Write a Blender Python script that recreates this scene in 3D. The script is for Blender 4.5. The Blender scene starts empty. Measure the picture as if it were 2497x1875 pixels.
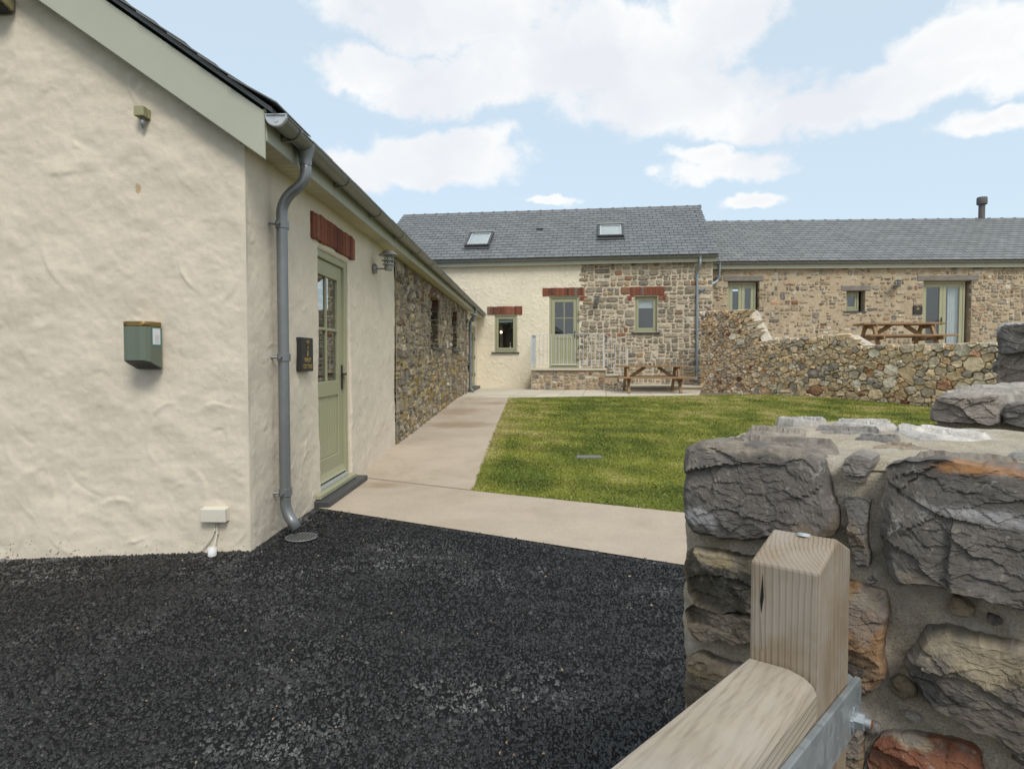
import bpy, bmesh, math, random
import numpy as np
from mathutils import Matrix, Vector, Euler
R = math.radians
S = bpy.context.scene
COL = S.collection

# ------------------------------------------------------------------ camera, world, sun, exposure
cam = bpy.data.cameras.new('camera'); camo = bpy.data.objects.new('camera', cam); COL.objects.link(camo)
camo.location = (0, 0, 1.24); camo.rotation_euler = (R(87.9), 0, R(1.88))
cam.sensor_width = 36; cam.lens = 36 * 1570 / 2497; cam.clip_start = .02; cam.clip_end = 3000
S.camera = camo
S.view_settings.view_transform = 'Standard'; S.view_settings.look = 'None'
S.view_settings.exposure = 0.7; S.view_settings.gamma = 1
S.view_settings.use_curve_mapping = False
S.render.engine = 'CYCLES'
S.cycles.max_bounces = 8; S.cycles.diffuse_bounces = 4; S.cycles.transparent_max_bounces = 12

SUN_EL, SUN_AZ = R(50), R(157)          # azimuth clockwise from +Y: behind the camera, a little to its right
W = bpy.data.worlds.new('World'); S.world = W; W.use_nodes = True


class NT:
    """small node-tree writer"""
    def __init__(s, tree):
        s.t = tree; s.n = tree.nodes; s.l = tree.links; s.n.clear()
    def node(s, typ, **kw):
        n = s.n.new(typ)
        for k, v in kw.items(): setattr(n, k, v)
        return n
    def put(s, sock, v):
        if v is None: return
        if isinstance(v, bpy.types.NodeSocket): s.l.new(v, sock)
        else:
            if isinstance(v, (tuple, list)) and len(v) == 3 and sock.type == 'RGBA': v = (*v, 1)
            sock.default_value = v
    def math(s, op, a, b=None, c=None, clamp=False):
        n = s.node('ShaderNodeMath', operation=op, use_clamp=clamp)
        s.put(n.inputs[0], a); s.put(n.inputs[1], b); s.put(n.inputs[2], c)
        return n.outputs[0]
    def mix(s, f, a, b, blend='MIX'):
        n = s.node('ShaderNodeMix', data_type='RGBA', blend_type=blend)
        s.put(n.inputs[0], f); s.put(n.inputs[6], a); s.put(n.inputs[7], b)
        return n.outputs[2]
    def rng(s, v, a, b, c=0., d=1., smooth=True):
        n = s.node('ShaderNodeMapRange', interpolation_type='SMOOTHSTEP' if smooth else 'LINEAR')
        for i, x in enumerate((v, a, b, c, d)): s.put(n.inputs[i], x)
        return n.outputs[0]
    def noise(s, vec, scale, detail=4, rough=.55, dist=0., out='Fac'):
        n = s.node('ShaderNodeTexNoise')
        s.put(n.inputs['Vector'], vec)
        n.inputs['Scale'].default_value = scale; n.inputs['Detail'].default_value = detail
        n.inputs['Roughness'].default_value = rough; n.inputs['Distortion'].default_value = dist
        return n.outputs[out]
    def vec(s, op, a, b=None):
        n = s.node('ShaderNodeVectorMath', operation=op); s.put(n.inputs[0], a); s.put(n.inputs[1], b)
        return n.outputs[0]
    def comb(s, x, y, z):
        n = s.node('ShaderNodeCombineXYZ'); s.put(n.inputs[0], x); s.put(n.inputs[1], y); s.put(n.inputs[2], z)
        return n.outputs[0]
    def sep(s, v):
        n = s.node('ShaderNodeSeparateXYZ'); s.put(n.inputs[0], v); return n.outputs
    def bump(s, h, strength=.5, dist=.01, normal=None):
        n = s.node('ShaderNodeBump'); s.put(n.inputs['Height'], h); n.inputs['Strength'].default_value = strength
        n.inputs['Distance'].default_value = dist; s.put(n.inputs['Normal'], normal)
        return n.outputs[0]


def build_world():
    k = NT(W.node_tree)
    out = k.node('ShaderNodeOutputWorld'); bg = k.node('ShaderNodeBackground')
    sky = k.node('ShaderNodeTexSky', sky_type='NISHITA'); sky.sun_disc = False
    sky.sun_elevation = SUN_EL; sky.sun_rotation = SUN_AZ
    sky.air_density = 1.0; sky.dust_density = 2.0; sky.ozone_density = 1.5
    d = k.node('ShaderNodeTexCoord').outputs['Generated']
    x, y, z = k.sep(d)
    az = k.math('ARCTAN2', x, y); el = k.math('ARCSINE', z)
    p = k.comb(az, k.math('MULTIPLY', el, 1.25), 0)
    w1 = k.noise(p, 9, 6, .62, out='Color'); w2 = k.noise(k.vec('ADD', p, (5.1, 2.2, 0)), 2.6, 3, .5, out='Color')
    p2 = k.vec('ADD', p, k.vec('MULTIPLY', k.vec('SUBTRACT', w1, (.5, .5, .5)), (.115, .085, 0)))
    p2 = k.vec('ADD', p2, k.vec('MULTIPLY', k.vec('SUBTRACT', w2, (.5, .5, .5)), (.06, .05, 0)))
    px, py, _ = k.sep(p2)
    fine = k.math('ADD', k.math('MULTIPLY', k.noise(p, 7, 8, .62), .6), k.math('MULTIPLY', k.noise(k.vec('ADD', p, (2, 7, 0)), 24, 6, .6), .4))
    # cumulus banks: azimuth, elevation*1.25, half widths
    blobs = [(-0.109, 0.608, 0.234, 0.062), (-0.248, 0.517, 0.088, 0.040), (-0.109, 0.499, 0.178, 0.053), (0.106, 0.529, 0.249, 0.086), (0.211, 0.457, 0.206, 0.061), (0.369, 0.408, 0.144, 0.042), (0.579, 0.472, 0.096, 0.059), (0.521, 0.423, 0.151, 0.047), (0.603, 0.353, 0.073, 0.022), (0.286, 0.576, 0.086, 0.071), (-0.274, 0.352, 0.067, 0.041), (-0.137, 0.375, 0.134, 0.049), (-0.094, 0.404, 0.075, 0.035), (0.286, 0.338, 0.096, 0.033), (0.239, 0.364, 0.048, 0.021), (0.312, 0.272, 0.052, 0.017), (0.020, 0.299, 0.050, 0.012)]
    dens = None
    for (a, e, wx, wy) in blobs:
        u = k.math('DIVIDE', k.math('SUBTRACT', px, a), wx); v = k.math('DIVIDE', k.math('SUBTRACT', py, e), wy)
        m = k.math('SUBTRACT', 1.0, k.math('ADD', k.math('MULTIPLY', u, u), k.math('MULTIPLY', v, v)))
        dens = m if dens is None else k.math('MAXIMUM', dens, m)
    dens = k.math('ADD', dens, k.math('MULTIPLY', k.math('SUBTRACT', fine, .5), 3.4))
    front = k.math('POWER', k.rng(dens, -.25, .62), 1.1)
    # the rest of the dome: broken cumulus of the same kind
    gen = k.noise(k.vec('ADD', d, (3, 1, 0)), 3.2, 8, .58, .2)
    rest = k.rng(gen, .43, .60)
    win = k.math('MULTIPLY', k.rng(k.math('ABSOLUTE', az), .72, 1.1, 1, 0), k.rng(el, .62, .85, 1, 0))
    cov = k.math('ADD', k.math('MULTIPLY', front, win), k.math('MULTIPLY', rest, k.math('SUBTRACT', 1.0, win)))
    cov = k.math('MULTIPLY', cov, k.rng(el, -.02, .03, 0, 1))
    shade = k.noise(k.vec('ADD', p2, (1.7, .4, 0)), 5, 5, .5)
    cloud = k.mix(k.math('MULTIPLY', k.rng(shade, .33, .66), k.rng(dens, .2, 1.1, 1, .55)), (5.15, 5.3, 5.6), (6.4, 6.38, 6.3))
    hs = k.node('ShaderNodeHueSaturation'); hs.inputs['Saturation'].default_value = 1.0; hs.inputs['Value'].default_value = 1.0
    k.l.new(sky.outputs[0], hs.inputs['Color'])
    veil = k.mix(.70, hs.outputs[0], (4.75, 5.7, 6.3))         # thin high haze whitens the blue
    colr = k.mix(k.math('MULTIPLY', cov, .95), veil, cloud)
    k.l.new(colr, bg.inputs['Color']); bg.inputs['Strength'].default_value = .1
    k.l.new(bg.outputs[0], out.inputs['Surface'])


build_world()
sun = bpy.data.lights.new('sun', 'SUN'); sun.energy = 1.5; sun.angle = R(20); sun.color = (1, .95, .87)
suno = bpy.data.objects.new('sun', sun); COL.objects.link(suno)
suno.rotation_euler = Euler((R(90) - SUN_EL, 0, -SUN_AZ + R(180) ), 'XYZ')
suno.location = (-6, -8, 12)

# ------------------------------------------------------------------ materials
MATS = {}


def mat(name, base=(.5, .5, .5), rough=.7, metal=0., spec=.5, var=.15, vscale=6., v2=.0, v2scale=40., bump=0., bscale=60., bdist=.004,
        obj=False, tint=False, dirt=None, stretch=None, extra=None):
    """principled surface with two octaves of colour variation and a fine relief"""
    m = bpy.data.materials.new(name); m.use_nodes = True; MATS[name] = m
    k = NT(m.node_tree)
    out = k.node('ShaderNodeOutputMaterial'); b = k.node('ShaderNodeBsdfPrincipled')
    k.l.new(b.outputs[0], out.inputs[0])
    co = k.node('ShaderNodeTexCoord').outputs['Object'] if obj else k.node('ShaderNodeNewGeometry').outputs['Position']
    if stretch: co = k.vec('MULTIPLY', co, stretch)
    c = base
    if tint:
        at = k.node('ShaderNodeAttribute', attribute_name='tint'); c = at.outputs['Color']
    if var:
        f = k.rng(k.noise(co, vscale, 5, .6), .25, .75, 1 - var, 1 + var, False)
        c = k.mix(1., c, k.comb(f, f, f), 'MULTIPLY')
    if v2:
        f = k.rng(k.noise(co, v2scale, 4, .65), .25, .75, 1 - v2, 1 + v2, False)
        c = k.mix(1., c, k.comb(f, f, f), 'MULTIPLY')
    if dirt:                                       # (colour, scale, low, high, amount)
        f = k.rng(k.noise(k.vec('ADD', co, (4.2, 9.1, 1.3)), dirt[1], 6, .62, .4), dirt[2], dirt[3], 0, dirt[4])
        c = k.mix(f, c, dirt[0])
    nrm = None
    if bump:
        nrm = k.bump(k.noise(co, bscale, 6, .6), bump, bdist)
    if extra: c, nrm = extra(k, co, c, nrm)
    k.put(b.inputs['Base Color'], c); b.inputs['Roughness'].default_value = rough
    b.inputs['Metallic'].default_value = metal; b.inputs['Specular IOR Level'].default_value = spec
    k.put(b.inputs['Normal'], nrm)
    return m


def x_plaster(k, co, c, n):
    n2 = k.bump(k.noise(co, 38, 5, .6), .35, .006, n)
    st = k.rng(k.noise(k.vec('MULTIPLY', co, (1, 1, .5)), 1.3, 5, .6, .6), .52, .78, 0, .22)
    c = k.mix(st, c, (.44, .40, .29))
    return c, n2


def x_splash(k, co, c, n):
    c, n = x_plaster(k, co, c, n)
    z = k.sep(co)[2]
    spk = k.math('GREATER_THAN', k.noise(co, 60, 3, .5), k.rng(z, -.05, .18, .60, .80, False))
    spk = k.math('MULTIPLY', spk, k.math('GREATER_THAN', k.noise(k.vec('ADD', co, (3, 3, 3)), 9, 2, .5), .5))
    x, y, z = k.sep(co); dx, dz = k.math('MULTIPLY', k.math('ADD', x, 2.553), 1.7), k.math('ADD', z, -2.35)
    r = k.math('ADD', k.math('SQRT', k.math('ADD', k.math('MULTIPLY', dx, dx), k.math('MULTIPLY', dz, dz))), k.math('MULTIPLY', k.noise(co, 55, 5, .65), .09))
    c = k.mix(k.rng(r, .070, .080, .75, 0), c, (.42, .29, .14))             # a rubbed ochre mark on the gable
    return k.mix(k.math('MULTIPLY', spk, .75), c, (.09, .08, .06)), n


def x_lichen(k, co, c, n):
    f = k.rng(k.noise(k.vec('ADD', co, (7, 1, 2)), 34, 6, .7), .60, .74, 0, .55)
    c = k.mix(f, c, (.46, .43, .36))
    n = k.bump(k.noise(co, 90, 4, .6), .5, .004, n)
    return c, n


def x_pier(k, co, c, n):
    v = k.node('ShaderNodeTexVoronoi', feature='DISTANCE_TO_EDGE'); v.inputs['Scale'].default_value = 7.
    k.l.new(k.vec('ADD', co, k.vec('MULTIPLY', k.noise(co, 9, 4, .6, out='Color'), (.12, .12, .12))), v.inputs['Vector'])
    vein = k.math('MULTIPLY', k.rng(v.outputs['Distance'], .0, .012, 1, 0), k.rng(k.noise(co, 11, 3, .5), .5, .68))
    c = k.mix(k.math('MULTIPLY', vein, .5), c, (.42, .40, .37))
    f = k.rng(k.noise(k.vec('ADD', co, (2, 5, 2)), 12, 10, .74), .50, .72, 0, .6)
    c = k.mix(f, c, (.27, .245, .21))
    f = k.rng(k.noise(k.vec('ADD', co, (6, 5, 8)), 70, 6, .7), .56, .70, 0, .5)
    c = k.mix(f, c, (.36, .33, .28))
    f = k.rng(k.noise(k.vec('ADD', co, (9, 5, 2)), 5.5, 6, .66), .60, .72, 0, .55)
    c = k.mix(f, c, (.24, .155, .07))
    sm = k.rng(k.noise(k.vec('ADD', co, (1, 7, 4)), 6.5, 3, .45), .63, .66, 0, .8)
    c = k.mix(k.math('MULTIPLY', sm, .6), c, (.20, .195, .195))
    n = k.bump(k.noise(co, 85, 10, .76), .45, .004, n)
    n = k.bump(k.noise(co, 330, 5, .7), .8, .0026, n)
    return c, n


def x_mortar(k, co, c, n):
    f = k.rng(k.noise(k.vec('ADD', co, (2, 8, 2)), 9, 8, .7, .3), .48, .66, 0, .8)
    c = k.mix(f, c, (.62, .58, .50))
    f = k.rng(k.noise(k.vec('ADD', co, (1, 3, 2)), 9, 6, .6), .58, .76, 0, .5)
    c = k.mix(f, c, (.24, .18, .10))
    n = k.bump(k.noise(co, 420, 4, .75), 1., .0045, n)
    n = k.bump(k.noise(co, 38, 8, .65), .9, .012, n)
    return c, n


def x_tarmac(k, co, c, n):
    vo = k.node('ShaderNodeTexVoronoi'); vo.inputs['Scale'].default_value = 105; k.l.new(co, vo.inputs['Vector'])
    f = k.rng(k.noise(k.vec('MULTIPLY', co, (1, 2.2, 1)), 1.5, 6, .62), .5, .72, 0, .6)
    g = k.sep(vo.outputs['Color'])[0]
    c = k.mix(k.math('MULTIPLY', f, k.rng(g, .55, .95)), c, (.17, .165, .16))
    return c, k.bump(vo.outputs['Distance'], -1., .012, n)


def x_conc(k, co, c, n):
    br = k.noise(k.vec('MULTIPLY', co, (14, 160, 1)), 1, 3, .6)
    n = k.bump(br, .35, .003, k.bump(k.noise(co, 150, 4, .6), .25, .003, n))
    c = k.mix(k.rng(br, .5, .8, 0, .18), c, (.30, .25, .19))
    f = k.rng(k.noise(k.vec('MULTIPLY', co, (1, .8, 1)), 1.1, 6, .64, .5), .47, .72, 0, .75)
    c = k.mix(f, c, (.34, .285, .205))
    x, y, z = k.sep(co)
    for (sx, sy, rx, ry) in ((-1.3, 10.6, .75, .55), (-1.45, 12.6, .6, .9), (-1.5, 6.35, .35, .25), (-.9, 14.2, .5, .4)):
        u, v = k.math('DIVIDE', k.math('SUBTRACT', x, sx), rx), k.math('DIVIDE', k.math('SUBTRACT', y, sy), ry)
        r = k.math('ADD', k.math('SQRT', k.math('ADD', k.math('MULTIPLY', u, u), k.math('MULTIPLY', v, v))), k.math('MULTIPLY', k.math('SUBTRACT', k.noise(co, 3.5, 5, .6), .5), 1.5))
        c = k.mix(k.rng(r, .2, 1.1, .55, 0), c, (.25, .17, .095))
    f = k.math('GREATER_THAN', k.noise(k.vec('ADD', co, (5, 5, 0)), 26, 2, .5), .73)
    return k.mix(k.math('MULTIPLY', f, .4), c, (.2, .17, .13)), n


def x_wood(axis, sc=1., ring=70.):
    def fn(k, co, c, n):
        x, y, z = k.sep(co)
        dis = k.noise(k.vec('MULTIPLY', co, (3, 3, .35) if axis == 'z' else (3, .35, 3)), 3, 2, .5)
        if axis == 'z': u, v = k.math('SUBTRACT', x, .150), k.math('SUBTRACT', y, .085)
        else: u, v = k.math('SUBTRACT', x, .10), k.math('SUBTRACT', z, .80)
        r = k.math('SQRT', k.math('ADD', k.math('MULTIPLY', u, u), k.math('MULTIPLY', v, v)))
        r = k.math('ADD', r, k.math('MULTIPLY', dis, .034)); r = k.math('ADD', r, k.math('MULTIPLY', k.noise(k.vec('MULTIPLY', co, (1, 1, .2) if axis == 'z' else (1, .2, 1)), 26, 3, .6), .006))
        w = k.math('PINGPONG', k.math('MULTIPLY', r, ring), .5)
        g = k.rng(w, .22, .5, 0, 1)
        fib = k.noise(k.vec('MULTIPLY', co, (220, 220, 6) if axis == 'z' else (220, 6, 220)), 1, 3, .6)
        c = k.mix(k.math('MULTIPLY', g, k.math('MULTIPLY', k.rng(k.noise(co, 14, 3, .6), .35, .7, .25, 1.), .75 * sc)), c, (.108, .082, .055))
        c = k.mix(k.rng(fib, .45, .75, 0, .45), c, (.17, .135, .10))
        gy = k.rng(k.noise(co, 9, 4, .6), .4, .7, 0, .5)
        c = k.mix(gy, c, (.37, .34, .31))
        vk = k.node('ShaderNodeTexVoronoi'); vk.inputs['Scale'].default_value = 9.5; k.l.new(co, vk.inputs['Vector'])
        c = k.mix(k.rng(vk.outputs['Distance'], .035, .075, .75, 0), c, (.62, .58, .54))
        c = k.mix(k.rng(vk.outputs['Distance'], .01, .03, .6, 0), c, (.30, .22, .15))
        n = k.bump(g, .35, .0015, n); n = k.bump(fib, .35, .001, n)
        return c, n
    return fn


def x_galv(k, co, c, n):
    v = k.node('ShaderNodeTexVoronoi'); v.inputs['Scale'].default_value = 60; k.l.new(co, v.inputs['Vector'])
    f = k.rng(k.sep(v.outputs['Color'])[0], 0, 1, .82, 1.18, False)
    c = k.mix(1., c, k.comb(f, f, f), 'MULTIPLY')
    f = k.rng(k.noise(k.vec('MULTIPLY', co, (1, 1, .35)), 60, 4, .7), .62, .74, 0, .6)
    return k.mix(f, c, (.55, .57, .58)), n


PL = (.645, .575, .465)
mat('cream_plaster', PL, .92, spec=.2, var=.07, vscale=2.2, v2=.05, v2scale=14, bump=.55, bscale=150, bdist=.004, extra=x_splash)
mat('cream_roughcast', (.70, .635, .50), .92, spec=.2, var=.06, vscale=1.1, v2=.06, v2scale=9, bump=.3, bscale=60, bdist=.01, extra=x_plaster)
mat('sage_paint', (.325, .325, .206), .45, var=.05, vscale=3, v2=.03, v2scale=60)
mat('pale_sage_board', (.40, .41, .33), .5, var=.05, vscale=2, dirt=((.27, .28, .2), 5, .58, .8, .4))
mat('soffit_cream', (.47, .445, .31), .6, var=.05, vscale=4)
mat('grey_gutter', (.20, .205, .19), .42, metal=.35, var=.12, vscale=9, v2=.10, v2scale=160)
mat('downpipe_grey', (.21, .222, .23), .36, metal=.45, var=.10, vscale=7, v2=.06, v2scale=120)
mat('downpipe_light', (.27, .31, .34), .4, metal=.4, var=.12, vscale=6, v2=.08, v2scale=90)
mat('galvanised', (.31, .345, .365), .5, metal=.5, var=.1, vscale=12, v2=.08, v2scale=70, extra=x_galv)
mat('galvanised_rail', (.52, .55, .57), .5, metal=.2, var=.1, vscale=5)
mat('end_stop_pale', (.50, .53, .55), .35, metal=.4, var=.1, vscale=20)
mat('black_iron', (.012, .012, .013), .4, var=.1)
mat('dark_plastic', (.016, .017, .018), .5, var=.1)
mat('slate_dark', (.055, .057, .06), .5, var=.2, vscale=12, v2=.15, v2scale=60, bump=.3, bscale=30, bdist=.004)
mat('sign_slate', (.022, .022, .022), .5, var=.2, vscale=25, bump=.3, bscale=60, bdist=.002)
mat('gold_paint', (.52, .37, .13), .38, metal=.55, var=.12, vscale=60)
mat('brass', (.26, .175, .065), .42, metal=.75, var=.12, vscale=30, v2=.1, v2scale=140)
mat('charger_green', (.125, .155, .115), .55, var=.03, v2=.07, v2scale=420)
mat('white_plastic', (.62, .59, .50), .5, var=.05, dirt=((.30, .27, .2), 16, .56, .75, .35))
mat('pipe_white', (.62, .63, .63), .5, var=.05, dirt=((.10, .09, .08), 28, .6, .72, .6))
mat('olive_plastic', (.30, .285, .155), .55, var=.06)
mat('blind_white', (.72, .74, .74), .8, var=.03)
mat('skylight_blind', (.80, .81, .80), .3, var=.03)
mat('sticker_white', (.72, .74, .76), .45, var=.02); mat('sticker_teal', (.05, .30, .29), .45, var=.02); mat('print_grey', (.36, .37, .38), .6, var=.0)
mat('brick_red', tint=True, rough=.88, spec=.2, var=.22, vscale=28, v2=.2, v2scale=130, bump=.6, bscale=110, bdist=.004, dirt=((.36, .26, .2), 26, .60, .78, .5))
mat('mortar_dark', (.19, .155, .11), .95, spec=.1, var=.2, vscale=20, bump=.4, bscale=90)
mat('mortar_cream', (.54, .465, .355), .95, spec=.1, var=.12, vscale=2.2, v2=.13, v2scale=22, bump=.5, bscale=70, bdist=.008)
mat('mortar_tan', (.40, .325, .225), .95, spec=.1, var=.18, vscale=1.6, v2=.2, v2scale=13, bump=.6, bscale=45, bdist=.012, dirt=((.52, .46, .36), 3, .5, .7, .7))
mat('mortar_earth', (.31, .26, .185), .95, spec=.1, var=.25, vscale=3, v2=.2, v2scale=22, bump=.7, bscale=45, bdist=.02)
mat('wall_core_dark', (.12, .092, .06), .95, spec=.1, var=.2, vscale=9)
mat('wall_mortar_top', (.46, .41, .33), .95, spec=.1, var=.2, vscale=6, v2=.15, v2scale=40, bump=.5, bscale=50, bdist=.01)
mat('rubble_stone', tint=True, rough=.9, spec=.25, var=.30, vscale=15, v2=.22, v2scale=60, bump=.6, bscale=40, bdist=.014, extra=x_lichen)
mat('pier_stone', tint=True, rough=.78, spec=.35, var=.30, vscale=13, v2=.30, v2scale=70, extra=x_pier)
mat('pier_mortar', (.56, .49, .38), .95, spec=.1, var=.22, vscale=16, v2=.42, v2scale=330, extra=x_mortar)
mat('tarmac', (.014, .014, .0145), .95, spec=.06, var=.2, vscale=2, extra=x_tarmac)
mat('tarmac_chip', tint=True, rough=.45, spec=.5, var=.12, vscale=60)
mat('concrete', (.445, .375, .295), .9, spec=.2, var=.09, vscale=2.4, v2=.13, v2scale=75, bump=.25, bscale=40, bdist=.003, extra=x_conc)
mat('patio_slab', tint=True, rough=.9, spec=.2, var=.06, vscale=2, v2=.05, v2scale=30, bump=.2, bscale=60)
mat('lawn_soil', tint=True, rough=1., spec=.05, var=.25, vscale=9, v2=.35, v2scale=90, bump=.8, bscale=140, bdist=.02)
mat('grass_blade', tint=True, rough=.7, spec=.2, var=.0)
mat('field', (.07, .09, .03), 1., spec=.05, var=.3, vscale=.2)
mat('room_dark', (.10, .09, .08), .9, var=.1)
mat('room_wall', (.24, .23, .22), .9, var=.05)
mat('table_wood', (.27, .175, .095), .75, spec=.25, var=.25, vscale=7, v2=.2, v2scale=45, stretch=(1, 1, 2.5))
mat('post_wood', (.27, .213, .148), .78, spec=.2, var=.14, vscale=7, obj=True, extra=x_wood('z', 1., 190.))
mat('rail_wood', (.345, .297, .232), .78, spec=.2, var=.14, vscale=6, obj=True, extra=x_wood('y', .26, 110.))
mat('lintel_timber', (.20, .185, .165), .9, spec=.2, var=.3, vscale=6, v2=.25, v2scale=30, stretch=(1, 1, 5))
mat('rust', (.16, .06, .025), .9, var=.3, vscale=60)
mat('lamp_grey', (.26, .27, .26), .45, metal=.5, var=.1, vscale=30)
mat('iron_cover', (.16, .165, .17), .6, metal=.2, var=.25, vscale=18, bump=.4, bscale=60)
mat('stain_ochre', (.42, .27, .11), .9, var=.3, vscale=60)


def slate_material(name, base):
    def ex(k, co, c, n):
        r = k.math('FRACT', k.math('ADD', k.node('ShaderNodeObjectInfo').outputs['Random'], k.node('ShaderNodeNewGeometry').outputs['Random Per Island']))
        f = k.rng(r, 0, 1, .88, 1.13, False)
        c = k.mix(1., c, k.comb(f, f, f), 'MULTIPLY')
        w = k.rng(k.noise(k.vec('ADD', co, (1, 2, 9)), 5, 6, .65), .60, .74, 0, .35)
        return k.mix(w, c, (.27, .28, .28)), n
    return mat(name, base, .48, spec=.5, var=.16, vscale=3, v2=.12, v2scale=26, bump=.25, bscale=26, bdist=.004, extra=ex)


slate_material('roof_slate', (.142, .148, .152)); slate_material('roof_slate_pale', (.162, .166, .163))
mat('ridge_tile', (.105, .098, .098), .7, var=.2, vscale=8, v2=.1, v2scale=60)

m = bpy.data.materials.new('glass'); m.use_nodes = True; MATS['glass'] = m; k = NT(m.node_tree)
o_ = k.node('ShaderNodeOutputMaterial'); mx = k.node('ShaderNodeMixShader'); tr = k.node('ShaderNodeBsdfTransparent'); gl = k.node('ShaderNodeBsdfGlossy')
gl.inputs['Roughness'].default_value = .01; tr.inputs['Color'].default_value = (.84, .87, .87, 1)
fr = k.node('ShaderNodeLayerWeight'); fr.inputs['Blend'].default_value = .5
k.l.new(k.math('ADD', k.math('MULTIPLY', k.math('POWER', fr.outputs['Facing'], 4.0), .80), .10, clamp=True), mx.inputs[0]); k.l.new(tr.outputs[0], mx.inputs[1]); k.l.new(gl.outputs[0], mx.inputs[2]); k.l.new(mx.outputs[0], o_.inputs[0])
m = bpy.data.materials.new('bulb_glow'); m.use_nodes = True; MATS['bulb_glow'] = m; k = NT(m.node_tree)
o_ = k.node('ShaderNodeOutputMaterial'); em = k.node('ShaderNodeEmission'); em.inputs[0].default_value = (1, .62, .25, 1); em.inputs[1].default_value = 9
k.l.new(em.outputs[0], o_.inputs[0])

# ------------------------------------------------------------------ scene helpers
ORG = {}


def tag(o, label=None, cat=None, group=None, kind=None):
    for n, v in (('label', label), ('category', cat), ('group', group), ('kind', kind)):
        if v: o[n] = v
    return o


def thing(name, loc, label, cat, group=None):
    o = bpy.data.objects.new(name, None); COL.objects.link(o); o.location = loc; o.empty_display_size = .1
    ORG[o] = Vector(loc); return tag(o, label, cat, group)


def link(name, me, parent=None, origin=None):
    o = bpy.data.objects.new(name, me); COL.objects.link(o); c = Vector(origin if origin is not None else (0, 0, 0))
    if parent is not None: o.parent = parent; o.location = c - ORG[parent]
    else: o.location = c
    ORG[o] = c; return o


def np_mesh(name, V, faces, material, parent=None, smooth=False, tint=None, origin='mean'):
    """V (n,3) world positions, faces: list of index lists or an (m,k) array"""
    V = np.asarray(V, dtype=np.float32).reshape(-1, 3)
    c = V.mean(0) if isinstance(origin, str) else np.array(origin, dtype=np.float32)
    if parent is None and isinstance(origin, str): c = np.array([c[0], c[1], V[:, 2].min()], dtype=np.float32)
    me = bpy.data.meshes.new(name)
    if isinstance(faces, np.ndarray):
        m_, kk = faces.shape; me.vertices.add(len(V)); me.loops.add(m_ * kk); me.polygons.add(m_)
        me.loops.foreach_set('vertex_index', faces.astype(np.int32).ravel())
        me.polygons.foreach_set('loop_start', np.arange(0, m_ * kk, kk, dtype=np.int32))
        me.vertices.foreach_set('co', (V - c).ravel())
    else:
        me.from_pydata((V - c).tolist(), [], faces)
    if tint is not None:
        a = me.color_attributes.new('tint', 'FLOAT_COLOR', 'POINT')
        t = np.asarray(tint, dtype=np.float32)
        if t.ndim == 1: t = np.tile(t, (len(V), 1))
        a.data.foreach_set('color', np.concatenate([t, np.ones((len(V), 1), np.float32)], 1).astype(np.float32).ravel())
    me.update(calc_edges=True)
    if smooth: me.polygons.foreach_set('use_smooth', np.ones(len(me.polygons), dtype=bool)); me.update()
    me.materials.append(MATS[material])
    return link(name, me, parent, c)


class FR:
    """upright frame: s along the wall (to the viewer's right), z up, d out towards the viewer"""
    def __init__(f, o, ang):                       # ang: direction of s from +X, degrees
        a = R(ang); f.o = np.array([o[0], o[1], 0.]); f.u = np.array([math.cos(a), math.sin(a), 0.]); f.n = np.array([f.u[1], -f.u[0], 0.])
        f.ang = a
    def P(f, s, z, d=0.):
        return f.o + f.u * s + f.n * d + np.array([0, 0, z])
    def A(f, s, z, d):
        s = np.asarray(s, float)[..., None]; z = np.asarray(z, float)[..., None]; d = np.asarray(d, float)[..., None]
        return f.o + f.u * s + f.n * d + np.array([0, 0, 1.]) * z
    def M(f):
        return Matrix(((f.u[0], -f.n[0], 0), (f.u[1], -f.n[1], 0), (0, 0, 1)))   # local x=u, y=away, z=up


WORLD = FR((0, 0), 0)


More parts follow.
